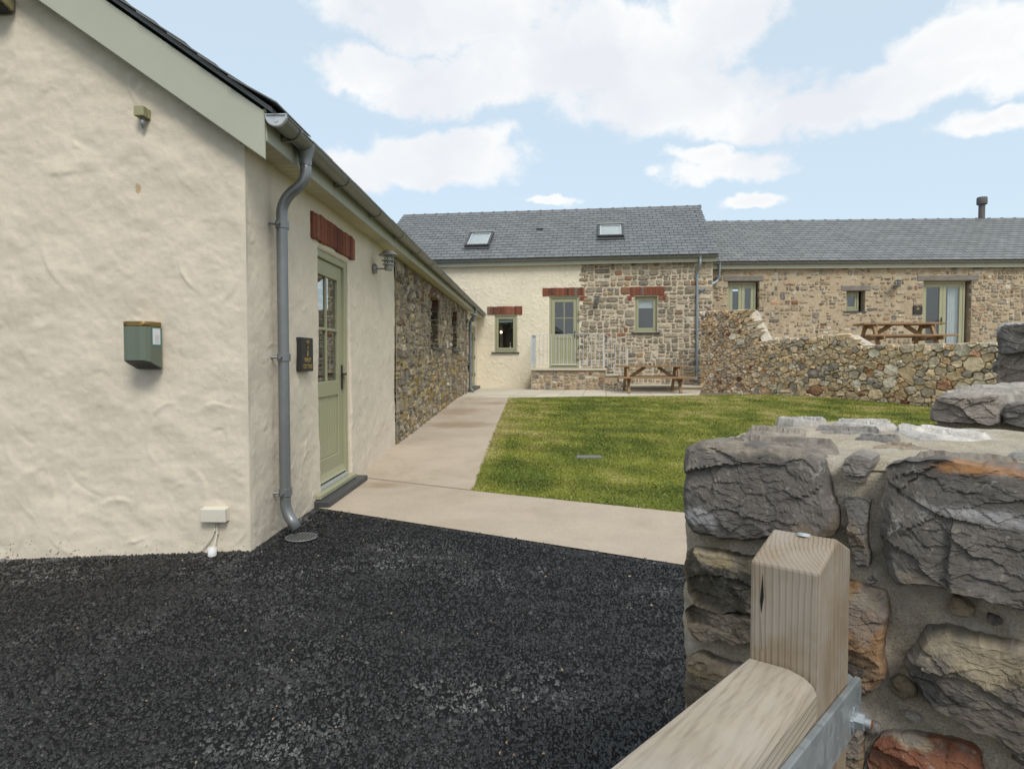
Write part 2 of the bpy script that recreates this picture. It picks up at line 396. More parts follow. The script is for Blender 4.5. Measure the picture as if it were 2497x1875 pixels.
class MB:
    def __init__(s): s.v = []; s.f = []
    def add(s, vs, fs):
        b = len(s.v); s.v += [tuple(map(float, p)) for p in vs]; s.f += [[i + b for i in f] for f in fs]; return s
    def box(s, fr, s0, s1, z0, z1, d0, d1):
        p = [fr.P(a, z, d) for d in (d0, d1) for z in (z0, z1) for a in (s0, s1)]
        return s.add(p, [(0, 2, 3, 1), (4, 5, 7, 6), (0, 1, 5, 4), (2, 6, 7, 3), (0, 4, 6, 2), (1, 3, 7, 5)])
    def bar(s, a, b, w, h, up=(0, 0, 1)):
        """square bar from a to b, w across, h along the up direction"""
        a, b = Vector(a), Vector(b); t = (b - a).normalized(); x = t.cross(Vector(up)); x = x.normalized() if x.length > 1e-4 else Vector((1, 0, 0)); y = x.cross(t)
        p = [c + x * i * w / 2 + y * j * h / 2 for c in (a, b) for j in (-1, 1) for i in (-1, 1)]
        return s.add(p, [(0, 2, 3, 1), (4, 5, 7, 6), (0, 1, 5, 4), (2, 6, 7, 3), (0, 4, 6, 2), (1, 3, 7, 5)])
    def prism(s, pts0, pts1):
        n = len(pts0)
        return s.add(list(pts0) + list(pts1), [list(range(n))[::-1], list(range(n, 2 * n))] + [(i, (i + 1) % n, n + (i + 1) % n, n + i) for i in range(n)])
    def tube(s, path, r, seg=12, caps=True):
        path = [Vector(p) for p in path]; rs = r if isinstance(r, (list, tuple)) else [r] * len(path)
        t0 = path[1] - path[0]; t0 = (t0 if t0.length > 1e-6 else path[-1] - path[0]).normalized(); x = t0.orthogonal().normalized(); rings = []
        for i, p in enumerate(path):
            t = path[min(i + 1, len(path) - 1)] - path[max(i - 1, 0)]; t = t.normalized() if t.length > 1e-7 else t0
            x = (x - t * x.dot(t)).normalized(); y = t.cross(x)
            rings.append([p + (x * math.cos(q) + y * math.sin(q)) * rs[i] for q in (2 * math.pi * j / seg for j in range(seg))])
        vs = [p for g in rings for p in g]; fs = []
        for i in range(len(path) - 1):
            for j in range(seg):
                a, b = i * seg + j, i * seg + (j + 1) % seg; fs.append((a, b, b + seg, a + seg))
        if caps: fs += [list(range(seg))[::-1], [len(vs) - seg + j for j in range(seg)]]
        return s.add(vs, fs)
    def lathe(s, c, prof, seg=20, axis=(0, 0, 1)):
        return s.tube([Vector(c) + Vector(axis) * h for _, h in prof], [max(r, 1e-4) for r, _ in prof], seg)
    def build(s, name, material, parent=None, bevel=0., smooth=False, seg=1, tint=None, origin='mean'):
        o = np_mesh(name, s.v, s.f, material, parent, False, tint, origin)
        me = o.data; bm = bmesh.new(); bm.from_mesh(me)
        bmesh.ops.recalc_face_normals(bm, faces=bm.faces)
        if bevel:
            e = [x for x in bm.edges if len(x.link_faces) == 2 and x.calc_face_angle(0) > .5]
            bmesh.ops.bevel(bm, geom=e, offset=bevel, segments=seg, affect='EDGES', profile=.5, clamp_overlap=True)
        if smooth:
            for f in bm.faces: f.smooth = True
            for e in bm.edges:
                if len(e.link_faces) == 2 and e.calc_face_angle(0) > R(38): e.smooth = False
        bm.to_mesh(me); bm.free(); me.update()
        return o


def fillet(pts, r, n=7):
    pts = [Vector(p) for p in pts]; out = [pts[0]]
    for i in range(1, len(pts) - 1):
        a, b, c = pts[i - 1], pts[i], pts[i + 1]; q = min(r, (a - b).length * .49, (c - b).length * .49)
        p0 = b + (a - b).normalized() * q; p1 = b + (c - b).normalized() * q
        out += [p0 * (1 - t) ** 2 + b * 2 * t * (1 - t) + p1 * t * t for t in (j / (n - 1) for j in range(n))]
    return out + [pts[-1]]


def copy_thing(root, loc, rotz, label):
    def rec(o, par):
        c = o.copy(); COL.objects.link(c)
        if par is not None: c.parent = par
        for ch in list(o.children): rec(ch, c)
        return c
    c = rec(root, None); c.location = loc; c.rotation_euler = (0, 0, rotz); c['label'] = label; return c


# ---- noise on numpy arrays
def vnoise(x, y, seed=0):
    x = np.asarray(x, float); y = np.asarray(y, float)
    xi = np.floor(x).astype(np.int64); yi = np.floor(y).astype(np.int64); fx = x - xi; fy = y - yi
    fx = fx * fx * fx * (fx * (fx * 6 - 15) + 10); fy = fy * fy * fy * (fy * (fy * 6 - 15) + 10)
    def h(a, b):
        q = (a * 374761393 + b * 668265263 + seed * 974711) & 0xffffffff
        q = ((q ^ (q >> 13)) * 1274126177) & 0xffffffff
        q = q ^ (q >> 16)
        return (q & 0xffff) / 65535.
    return (h(xi, yi) * (1 - fx) + h(xi + 1, yi) * fx) * (1 - fy) + (h(xi, yi + 1) * (1 - fx) + h(xi + 1, yi + 1) * fx) * fy


def fbm(x, y, seed=0, oct=4, gain=.5):
    t = 0; a = 1; n = 0
    for i in range(oct):
        t = t + a * vnoise(x * 2 ** i, y * 2 ** i, seed + i * 17); n += a; a *= gain
    return t / n - .5


def strokes(SS, ZZ, count, seed, rad=(.05, .25), wid=(.010, .030), amp=(.003, .009), arc=(.6, 1.7)):
    """trowel marks: soft crescent ridges with one steep side"""
    rg = random.Random(seed); D = np.zeros_like(SS); s0, s1, z0, z1 = SS.min(), SS.max(), ZZ.min(), ZZ.max()
    sl, zl = SS[0], ZZ
    for _ in range(count):
        cs, cz = rg.uniform(s0, s1), rg.uniform(z0, z1); r = rg.uniform(*rad); w = rg.uniform(*wid); a = rg.uniform(*amp) * rg.choice((1, 1, -.6))
        th = rg.uniform(0, 6.283); ha = rg.uniform(*arc) / 2 * min(1, .12 / r + .3); e = r + 3 * w
        j = np.where((SS[0] > cs - e) & (SS[0] < cs + e))[0]
        if len(j) == 0: continue
        i = np.where((ZZ[:, j[0]] > cz - e) & (ZZ[:, j[0]] < cz + e))[0]
        if len(i) == 0: continue
        sl = np.ix_(i, j); x = SS[sl] - cs; z = ZZ[sl] - cz; rr = np.hypot(x, z) - r
        an = np.abs((np.arctan2(z, x) - th + math.pi) % (2 * math.pi) - math.pi)
        prof = np.where(rr > 0, np.exp(-(rr / (w * .45)) ** 2), np.exp(-(rr / (w * 1.6)) ** 2))
        D[sl] += a * prof * np.clip(1.25 - an / ha, 0, 1)
    return D


def lines(a, b, step, marks=()):
    L = sorted(set([a, b] + [m_ for m_ in marks if a < m_ < b])); out = []
    for p, q in zip(L, L[1:]):
        n = max(1, round((q - p) / step)); out += [p + (q - p) * i / n for i in range(n)]
    return np.array(out + [b])


def plaster(name, fr, sl, zl, disp, material, parent, holes=(), reveal=.2, ztop=None, round_=.03, splay=0.):
    """displaced plaster skin with openings whose edges are rolled back into reveals"""
    SS, ZZ = np.meshgrid(sl, zl)
    if ztop is not None:
        t = (ZZ - zl[0]) / (zl[-1] - zl[0]); ZZ = zl[0] + t * (ztop(SS) - zl[0])
    D = disp(SS, ZZ)
    for (a, b, c, e) in holes:
        dx = np.maximum(np.maximum(a - SS, SS - b), 0); dz = np.maximum(np.maximum(c - ZZ, ZZ - e), 0); q = np.hypot(dx, dz)
        D -= .018 * np.clip(1 - q / round_, 0, 1) ** 2
    V = fr.A(SS, ZZ, D).reshape(-1, 3); n, m_ = SS.shape; idx = np.arange(n * m_).reshape(n, m_)
    sc = (SS[:-1, :-1] + SS[1:, 1:]) / 2; zc = (ZZ[:-1, :-1] + ZZ[1:, 1:]) / 2; keep = np.ones(sc.shape, bool)
    for (a, b, c, e) in holes: keep &= ~((sc > a) & (sc < b) & (zc > c) & (zc < e))
    F = np.stack([idx[:-1, :-1], idx[:-1, 1:], idx[1:, 1:], idx[1:, :-1]], -1)[keep]
    Vl = [V]; Fl = [F]; base = len(V)
    for (a, b, c, e) in holes:
        ja, jb = np.argmin(abs(sl - a)), np.argmin(abs(sl - b)); ic, ie = np.argmin(abs(zl - c)), np.argmin(abs(zl - e))
        loops = [[(i, ja) for i in range(ic, ie + 1)], [(i, jb) for i in range(ie, ic - 1, -1)], [(ie, j) for j in range(ja, jb + 1)]]
        if c > zl[0] + .01: loops.append([(ic, j) for j in range(jb, ja - 1, -1)])
        for lp in loops:
            fr0 = np.array([V[idx[i, j]] for i, j in lp]); bk = np.array([fr.P(sl[j], zl[i], -reveal) for i, j in lp]); q = len(lp)
            Vl += [fr0, bk]; f = np.array([(base + t, base + t + 1, base + q + t + 1, base + q + t) for t in range(q - 1)])[:, ::-1]; Fl.append(f); base += 2 * q
    return np_mesh(name, np.concatenate(Vl), np.concatenate(Fl), material, parent, smooth=True)


def slab_open(name, fr, s0, s1, z0, z1, holes, d, reveal, material, parent):
    """wall face at offset d with openings and reveals"""
    sl = sorted({s0, s1, *[h[0] for h in holes], *[h[1] for h in holes]}); zl = sorted({z0, z1, *[h[2] for h in holes], *[h[3] for h in holes]})
    mb = MB()
    for a, b in zip(sl, sl[1:]):
        for c, e in zip(zl, zl[1:]):
            if any(h[0] - 1e-6 < a and b < h[1] + 1e-6 and h[2] - 1e-6 < c and e < h[3] + 1e-6 for h in holes): continue
            mb.add([fr.P(a, c, d), fr.P(b, c, d), fr.P(b, e, d), fr.P(a, e, d)], [(0, 1, 2, 3)])
    for (a, b, c, e) in holes:
        q = [(a, c), (b, c), (b, e), (a, e)]
        for (p0, p1) in zip(q, q[1:] + q[:1]):
            mb.add([fr.P(*p0, d), fr.P(*p1, d), fr.P(*p1, d - reveal), fr.P(*p0, d - reveal)], [(0, 1, 2, 3)])
    return np_mesh(name, mb.v, mb.f, material, parent)


# ---- masonry
def chaikin(p, n=1, c=.25):
    for _ in range(n):
        q = []
        for i in range(len(p)):
            a, b = p[i], p[(i + 1) % len(p)]
            q += [(a[0] * (1 - c) + b[0] * c, a[1] * (1 - c) + b[1] * c), (a[0] * c + b[0] * (1 - c), a[1] * c + b[1] * (1 - c))]
        p = q
    return p


def resample(p, n):
    P = np.array(p + [p[0]]); L = np.r_[0, np.cumsum(np.hypot(*np.diff(P, axis=0).T))]; t = np.linspace(0, L[-1], n, endpoint=False)
    return np.stack([np.interp(t, L, P[:, 0]), np.interp(t, L, P[:, 1])], 1)


def clip(poly, nx, nz, c):
    """keep the side nx*s + nz*z <= c"""
    out = []
    for i in range(len(poly)):
        a, b = poly[i], poly[(i + 1) % len(poly)]; da = nx * a[0] + nz * a[1] - c; db = nx * b[0] + nz * b[1] - c
        if da <= 0: out.append(a)
        if da * db < 0: t = da / (da - db); out.append((a[0] + (b[0] - a[0]) * t, a[1] + (b[1] - a[1]) * t))
    return out


def area(p):
    return .5 * sum(p[i][0] * p[(i + 1) % len(p)][1] - p[(i + 1) % len(p)][0] * p[i][1] for i in range(len(p)))


def stone_geo(fr, poly, rg, d0=0., bulge=.02, back=.05, rough=.006, n=10, inner=.72, raw=False):
    P = np.array(chaikin(poly, 1, .10)) if raw else resample(chaikin(poly, 1, .2), n); n = len(P); c = P.mean(0); sz = math.sqrt(abs(area([tuple(q) for q in P])))
    P = P + np.array([[rg.gauss(0, rough * .7), rg.gauss(0, rough * .7)] for _ in range(n)])
    Q = c + (P - c) * inner + np.array([[rg.gauss(0, rough), rg.gauss(0, rough)] for _ in range(n)])
    tilt = (rg.gauss(0, .5 * bulge / max(sz, .02)), rg.gauss(0, .5 * bulge / max(sz, .02)))
    lift = lambda A: (A - c) @ np.array(tilt)
    de = d0 + rough * np.array([rg.gauss(0, .5) for _ in range(n)])
    di = d0 + bulge + lift(Q) + rough * np.array([rg.gauss(0, .8) for _ in range(n)])
    V = np.concatenate([fr.A(P[:, 0], P[:, 1], np.full(n, d0 - back)), fr.A(P[:, 0], P[:, 1], de), fr.A(Q[:, 0], Q[:, 1], di), fr.P(c[0], c[1], d0 + bulge * 1.08 + rg.gauss(0, rough))[None]])
    F = [(i, (i + 1) % n, n + (i + 1) % n, n + i) for i in range(n)] + [(n + i, n + (i + 1) % n, 2 * n + (i + 1) % n, 2 * n + i) for i in range(n)] + [(2 * n + i, 2 * n + (i + 1) % n, 3 * n) for i in range(n)]
    return V, F


def lay_stones(fr, polys, parent, pal, rg, material='rubble_stone', limit=300, name='stone', key=None, **kw):
    """the first `limit` (largest in view) as objects, the rest joined as stuff"""
    if key is None: key = lambda p: -abs(area(p))
    polys = sorted(polys, key=key); V2, F2, T2 = [], [], []; base = 0
    for i, p in enumerate(polys):
        kk = {a: (b() if callable(b) else b) for a, b in kw.items()}
        V, F = stone_geo(fr, p, rg, **kk)
        col = np.array(pal(rg, p)) * rg.uniform(.78, 1.2)
        if i < limit: np_mesh(name, V, F, material, parent, tint=col, smooth=False)
        else:
            V2.append(V); F2 += [[q + base for q in f] for f in F]; T2.append(np.tile(col, (len(V), 1))); base += len(V)
    if V2:
        o = np_mesh('small_stones', np.concatenate(V2), F2, material, parent, tint=np.concatenate(T2)); o['kind'] = 'stuff'


def rubble(s0, s1, z0, z1, target, rg, asp=1.55):
    out = []; st = [(s0, s1, z0, z1)]
    while st:
        a, b, c, d = st.pop(); w, h = b - a, d - c
        lim = target * rg.choice((.45, .8, 1.1, 1.1, 1.5, 2.2))
        if w * h < lim and .55 < w / max(h, .01) < 3.6 or w * h < target * .3: out.append((a, b, c, d)); continue
        t = rg.uniform(.33, .67)
        if w / h > asp * rg.uniform(.7, 1.4): m_ = a + w * t; st += [(a, m_, c, d), (m_, b, c, d)]
        else: m_ = c + h * t; st += [(a, b, c, m_), (a, b, m_, d)]
    return out


def rect_poly(r, gap, rg, jit=.02):
    a, b, c, d = r; g = lambda: gap * rg.uniform(.35, 1.)
    a += g(); b -= g(); c += g(); d -= g()
    if b - a < .03 or d - c < .025: return None
    jx, jz = min(jit, (b - a) * .16), min(jit, (d - c) * .2); j = lambda q: rg.uniform(-q, q)
    cut = lambda: rg.uniform(.0, .3)
    pts = []
    for (x, z, ox, oz) in ((a, c, 1, 1), (b, c, -1, 1), (b, d, -1, -1), (a, d, 1, -1)):
        cx, cz = cut() * (b - a) * .5, cut() * (d - c) * .5
        p0 = (x, z + oz * cz); p1 = (x + ox * cx, z)
        if (x == a) == (z == c): pts += [p0, p1]
        else: pts += [p1, p0]
    return [(x + j(jx) * .5, z + j(jz) * .5) for x, z in pts]


def banded(s0, s1, z0, z1, holes, target, rg):
    """partition round openings into bands, then into random rubble"""
    zl = sorted({z0, z1, *[h[2] for h in holes if z0 < h[2] < z1], *[h[3] for h in holes if z0 < h[3] < z1]}); out = []
    for c, e in zip(zl, zl[1:]):
        hs = sorted([(max(h[0], s0), min(h[1], s1)) for h in holes if h[2] < e - 1e-6 and h[3] > c + 1e-6 and h[1] > s0 and h[0] < s1]); a = s0
        for h in hs + [(s1, s1)]:
            if h[0] - a > .04: out += rubble(a, h[0], c, e, target, rg)
            a = max(a, h[1])
    return out


def voronoi(pts, bound, near=26):
    pts = np.array(pts); out = []
    for i, p in enumerate(pts):
        d = ((pts - p) ** 2).sum(1); o = np.argsort(d)[1:near]; poly = list(bound)
        for j in o:
            q = pts[j]; nx, nz = q - p; c = (q @ q - p @ p) / 2; poly = clip(poly, nx, nz, c)
            if len(poly) < 3: break
        out.append(poly)
    return out


def shrink(poly, g):
    c = np.mean(poly, 0); out = []
    for p in poly:
        v = c - np.array(p); L = np.hypot(*v); out.append(tuple(np.array(p) + v / max(L, 1e-6) * min(g, L * .4)))
    return out


def pick(rg, *opts):
    t = rg.random() * sum(w for w, _ in opts)
    for w, c in opts:
        t -= w
        if t <= 0: return c
    return opts[-1][1]


# ------------------------------------------------------------------ terrain heights
def gz(y): return np.interp(y, [0, 6.6, 8.7, 12, 15.4, 30], [0, 0, .12, .22, .345, .345])
def tz(x, y): return -.045 * np.clip(-1.85 - x, 0, 4) - .012


LONG = FR((-1.85, 0), 90)                 # cottage long wall, s = world y
GAB = FR((0, 4.12), 0)                    # cottage gable, s = world x
MAIN = FR((-1.85, 21.3), -6)              # farmhouse front
RIGHT = FR((5.35, 20.9), -.8)             # stone barn front
GW = FR((5.0, 19.3), math.degrees(math.atan2(-5.6, 3.3)))   # garden wall
PIER = FR((.262, 1.097), -52.5 + 0)       # set below
PIER = FR((.262, 1.097), -37.5)           # gate pier face

# ------------------------------------------------------------------ ground
g = 400.
np_mesh('ground', [(-g, -g, -.3), (g, -g, -.3), (g, g, -.3), (-g, g, -.3)], [(0, 1, 2, 3)], 'field')['kind'] = 'structure'


def sheet(name, y0, y1, ny, xl, xr, nx, zf, material, tint=None, bottom=None):
    Y = np.linspace(y0, y1, ny); t = np.linspace(0, 1, nx); YY = np.repeat(Y[:, None], nx, 1)
    L = np.array([xl(y) for y in Y])[:, None]; RR = np.array([xr(y) for y in Y])[:, None]; XX = L + (RR - L) * t
    V = np.stack([XX, YY, zf(XX, YY)], -1).reshape(-1, 3); idx = np.arange(ny * nx).reshape(ny, nx)
    F = np.stack([idx[:-1, :-1], idx[:-1, 1:], idx[1:, 1:], idx[1:, :-1]], -1).reshape(-1, 4)
    o = np_mesh(name, V, F, material, None, smooth=True, tint=None if tint is None else tint(V)); o['kind'] = 'structure'; return o


def apron_y(x): return 5.33 - .5235 * (x + 1.82)           # tarmac / concrete edge
def front_x(y): return -.59 + (6.09 - y) / .4565           # concrete / lawn edge
def far_y(x): return 15.48 + .253 * (x + .57)              # lawn / patio edge
def gwall_x(y): return 5.0 + (19.3 - y) * 3.3 / 5.6

X = np.linspace(-13, 7, 81); T = np.linspace(0, 1, 60)
ym = np.where(X < -1.9, 4.4, apron_y(X)); YY = -7 + (ym + 7)[None, :] * T[:, None]; XX = np.repeat(X[None, :], 60, 0)
idx = np.arange(60 * 81).reshape(60, 81)
o = np_mesh('tarmac_drive', np.stack([XX, YY, tz(XX, YY)], -1).reshape(-1, 3), np.stack([idx[:-1, :-1], idx[:-1, 1:], idx[1:, 1:], idx[1:, :-1]], -1).reshape(-1, 4), 'tarmac', smooth=True)
o['kind'] = 'structure'


def chips():
    rg = np.random.default_rng(5); n = 190000
    y = rg.uniform(1.25, 5.5, n); x = rg.uniform(-1.15, 1.1, n) * (.35 + .86 * y) - .03 * y
    ok = (x < 1.7) & (y < np.where(x < -1.9, 4.14, apron_y(x) + .012 * rg.standard_normal(n))) & (x > -4.2)
    pr = np.clip(1.25 - .14 * y, .45, 1.); ok &= rg.random(n) < pr
    x, y = x[ok], y[ok]; n = len(x)
    # a crumbling rim along the wall foot and the apron edge
    m_ = 1300; ex = np.r_[rg.uniform(-4.0, -1.86, m_), rg.uniform(-1.84, 1.1, m_)]
    ey = np.where(ex < -1.85, 4.115 - np.abs(rg.normal(0, .02, 2 * m_)), apron_y(ex) - np.abs(rg.normal(0, .02, 2 * m_)) + .008)
    e2x = np.full(900, -1.84) + np.abs(rg.normal(0, .022, 900)); e2y = rg.uniform(4.1, 5.35, 900)
    ex = np.r_[ex, e2x]; ey = np.r_[ey, e2y]
    edge = np.r_[np.zeros(n), np.ones(len(ex))]; x = np.r_[x, ex]; y = np.r_[y, ey]; n = len(x)
    r = .0056 * np.exp(rg.normal(0, .30, n)) + .0006 * y; r *= np.where(edge > 0, 1.15, 1)
    a0 = rg.uniform(0, 6.28, n); V = np.zeros((n, 6, 3)); z = tz(x, y) + edge * rg.uniform(0, .009, n)
    el = rg.uniform(.6, 1.25, n)
    for j in range(5):
        q = a0 + j * 1.2566 + rg.uniform(-.3, .3, n); rr = r * rg.uniform(.75, 1.25, n)
        V[:, j, 0] = x + np.cos(q) * rr * el; V[:, j, 1] = y + np.sin(q) * rr / el; V[:, j, 2] = z + rg.uniform(-.006, .0, n)
    V[:, 5, 0] = x + rg.normal(0, .3, n) * r; V[:, 5, 1] = y + rg.normal(0, .3, n) * r; V[:, 5, 2] = z + r * rg.uniform(.4, 1.25, n)
    b = (np.arange(n) * 6)[:, None, None]; F = np.array([(j, (j + 1) % 5, 5) for j in range(5)])[None] + b
    dust = np.clip(fbm(x * 1.2 + .5 * y, y * 2.1 - .4 * x, 3, 5, .6) * 4.2 - .05, 0, 1) * np.clip(fbm(x * 22, y * 22, 8, 2) * 4 + .5, 0, 1)
    g0 = .020 * np.exp(rg.normal(0, .5, n)); g_ = g0 + dust * .17 * rg.random(n) ** 1.5
    lit = rg.random(n) < .0012; T_ = np.stack([g_, g_ * .995, g_ * .98], -1); T_[lit] = np.array([.34, .24, .13])
    o = np_mesh('tarmac_chippings', V.reshape(-1, 3), F.reshape(-1, 3), 'tarmac_chip', tint=np.repeat(T_, 6, 0)); tag(o, 'loose black tarmac chippings covering the drive', 'gravel', kind='stuff')


chips()
# concrete apron and path
sheet('concrete_apron', 1.6, 6.15, 50, lambda y: max(-1.9, (5.33 - y) / .5235 - 1.82), lambda y: front_x(y) if y < 6.09 else -.57, 12, lambda x, y: gz(y) + .004, 'concrete')
sheet('concrete_path', 6.15, 15.75, 60, lambda y: -1.9, lambda y: -.58, 8, lambda x, y: gz(y) + .004, 'concrete')
mb = MB()
for (a, b) in (((-1.84, 6.72), (-.6, 6.10)), ((-1.84, 10.4), (-.6, 10.3))):
    mb.add([(a[0], a[1], gz(a[1]) + .008), (b[0], b[1], gz(b[1]) + .008), (b[0], b[1] + .014, gz(b[1]) + .008), (a[0], a[1] + .014, gz(a[1]) + .008)], [(0, 1, 2, 3)])
o = np_mesh('path_joint', mb.v, mb.f, 'mortar_dark'); o['kind'] = 'structure'


def grass_tint(x, y, rg=None):
    a = fbm(x * 1.3, y * .75, 21, 4); b = fbm(x * 3.4, y * 2.1, 31, 3); c = fbm(x * .5, y * .42, 41, 2)
    edge = np.clip(1 - (x + .6) / .3, 0, 1) * .5
    t = np.clip(.44 + a * 1.6 + b * 1.0 + c * .6 + edge, 0, 1)[:, None]
    mow = (.11 * np.sin((y + .25 * x) * 2 * math.pi / .95))[:, None]
    lush = np.array([.112, .148, .027]); dry = np.array([.35, .315, .115]); mid = np.array([.215, .235, .042])
    col = np.where(t < .5, lush + (mid - lush) * t * 2, mid + (dry - mid) * (t - .5) * 2)
    return col * (1 + mow)


def lawn_right(y): return min(gwall_x(y) - .03, 11.0)
def lawn_left(y):
    if y < 6.09: return front_x(y)
    if y > 15.48: return -.57 + (y - 15.48) / .253
    return -.58
def lawn_z(x, y): return gz(y) + .002 + .012 * (fbm(x * .9, y * .9, 61, 3)) + .004


sheet('lawn', 3.2, 17.05, 150, lawn_left, lawn_right, 90, lawn_z, 'lawn_soil', tint=lambda V: grass_tint(V[:, 0], V[:, 1]) * 1.0)


def grass():
    rg = np.random.default_rng(9); n = 760000
    y = 4.0 + 13.1 * rg.random(n) ** 1.5; x = rg.uniform(-.7, 9.5, n)
    L = np.where(y < 6.09, -.59 + (6.09 - y) / .4565, np.where(y > 15.48, -.57 + (y - 15.48) / .253, -.58)); Rr = np.minimum(5 + (19.3 - y) * 3.3 / 5.6, 9.4)
    ragged = .035 * fbm(y * 9, x * 0, 77, 3)
    ok = (x > L - .01 + ragged) & (x < Rr) & (np.hypot((x - .68) / .17, (y - 7.82) / .1) > 1)
    x, y = x[ok], y[ok]; n = len(x); L = L[ok]
    h = .012 * np.exp(rg.normal(0, .3, n)) * (1 + .5 * (fbm(x * 2, y * 2, 5, 2) + .2)); w = .0022 + .00042 * y
    a = rg.uniform(0, 6.28, n); lean = rg.uniform(.4, 2.0, n) * h; la = rg.uniform(0, 6.28, n); z = lawn_z(x, y) - .002
    V = np.zeros((n, 3, 3)); V[:, 0] = np.stack([x - np.cos(a) * w, y - np.sin(a) * w, z], -1); V[:, 1] = np.stack([x + np.cos(a) * w, y + np.sin(a) * w, z], -1)
    V[:, 2] = np.stack([x + np.cos(la) * lean, y + np.sin(la) * lean, z + h], -1)
    c = grass_tint(x, y) * np.exp(rg.normal(0, .28, n))[:, None]; straw = rg.random(n) < .10; c[straw] = np.array([.40, .35, .16]) * rg.uniform(.6, 1.1, (straw.sum(), 1))
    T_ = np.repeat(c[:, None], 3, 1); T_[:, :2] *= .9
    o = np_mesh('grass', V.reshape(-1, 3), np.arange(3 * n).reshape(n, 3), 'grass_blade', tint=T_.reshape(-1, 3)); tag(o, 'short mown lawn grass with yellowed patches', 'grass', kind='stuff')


grass()
# patio of square slabs, laid in line with the farmhouse
pat = [(-1.86, 15.74), (-.57, 15.47), (6.3, 17.2), (5.0, 19.35), (5.35, 20.6), (-1.86, 21.32)]
patio = np_mesh('patio', [(x, y, .325) for x, y in pat], [list(range(6))], 'mortar_dark', origin=(0, 19, .3)); patio['kind'] = 'structure'
rg = random.Random(3)
cell = .60
for i in range(-2, 17):
    for j in range(0, 11):
        q = [tuple(MAIN.P(i * cell + a, 0, j * cell + b)[:2]) for a, b in ((.006, .006), (.006, cell - .006), (cell - .006, cell - .006), (cell - .006, .006))]
        q = q[::-1] if area(q) < 0 else q
        for k2 in range(6):
            a, b = pat[k2], pat[(k2 + 1) % 6]
            nx, ny = b[1] - a[1], -(b[0] - a[0]); q = clip(q, nx, ny, nx * a[0] + ny * a[1])
            if len(q) < 3: break
        if len(q) < 3 or area(q) < .003: continue
        zt = .352 + rg.uniform(-.0012, .0012)
        mb = MB().prism([(x, y, .32) for x, y in q], [(x, y, zt) for x, y in q])
        mb.build('paving_slab', 'patio_slab', patio, tint=np.array([.535, .485, .39]) * rg.uniform(.9, 1.07))

# ------------------------------------------------------------------ the near cottage
cottage = thing('cottage', (-4, 10, 0), 'long low cottage at the left with cream gable, stone side wall and sage green door', 'cottage')
NEARDOOR = (5.54, 6.46, -.2, 2.22)


def gab_top(s): return 2.70 + np.maximum(-1.85 - s, 0) * .70
def gab_disp(SS, ZZ):
    D = .036 * fbm(SS / .62, ZZ / .45, 1, 3) + .014 * fbm(SS / .17, ZZ / .12, 2, 3) + .0035 * fbm(SS / .03, ZZ / .03, 6, 2)
    D += strokes(SS, ZZ, 420, 11, (.08, .45), (.008, .030), (.003, .010))
    D += strokes(SS, ZZ, 260, 12, (.02, .08), (.005, .012), (.0015, .005))
    return D * np.clip((-1.853 - SS) / .05, 0, 1) ** .7


plaster('gable_wall', GAB, np.r_[lines(-8.6, -4.4, .06)[:-1], lines(-4.4, -1.85, .0105)], lines(-.25, 2.70, .0105), gab_disp, 'cream_plaster', cottage, ztop=gab_top)


def long_disp(SS, ZZ):
    D = .030 * fbm(SS / .60, ZZ / .50, 4, 3) + .010 * fbm(SS / .17, ZZ / .16, 5, 3) + .003 * fbm(SS / .03, ZZ / .03, 7, 2)
    D += strokes(SS, ZZ, 340, 14, (.05, .28), (.008, .026), (.002, .006))
    return D * np.clip((SS - 4.123) / .05, 0, 1) ** .7


plaster('side_wall', LONG, lines(4.12, 8.55, .0125, (5.54, 6.46)), lines(-.25, 2.70, .0125, (2.22,)), long_disp, 'cream_plaster', cottage, [NEARDOOR], .22)
SLITS = [(11.5, 12.62, 1.48, 2.42), (14.5, 15.66, 1.49, 2.42)]
stone_side = slab_open('stone_wall', LONG, 8.55, 17.95, -.2, 2.70, SLITS, .016, .34, 'mortar_earth', cottage)
slab_open('end_wall', LONG, 17.95, 21.5, -.2, 2.70, [(18.35, 20.9, .40, 2.34)], -.012, .1, 'cream_roughcast', cottage)
# core of the building so that it is closed and dark inside
mb = MB().box(LONG, 4.3, 21.4, -.2, 2.6, -6.7, -6.5).box(GAB, -8.55, -1.95, -.25, 2.55, -.35, -.25).box(LONG, 4.3, 21.4, -.2, .06, -6.7, -.45).box(LONG, 17.0, 17.2, -.2, 2.6, -6.5, -.4)
mb.build('inner_wall', 'room_wall', cottage)
rg = random.Random(21)


def pal_side(r, p):
    z = np.mean([q[1] for q in p])
    if r.random() < .30 and z < 1.3: return pick(r, (2, (.25, .19, .085)), (1, (.30, .25, .14)))
    return pick(r, (4, (.21, .18, .14)), (3, (.27, .225, .16)), (1.6, (.15, .135, .11)), (1.6, (.30, .235, .14)), (1, (.38, .335, .26)), (.25, (.22, .13, .08)))


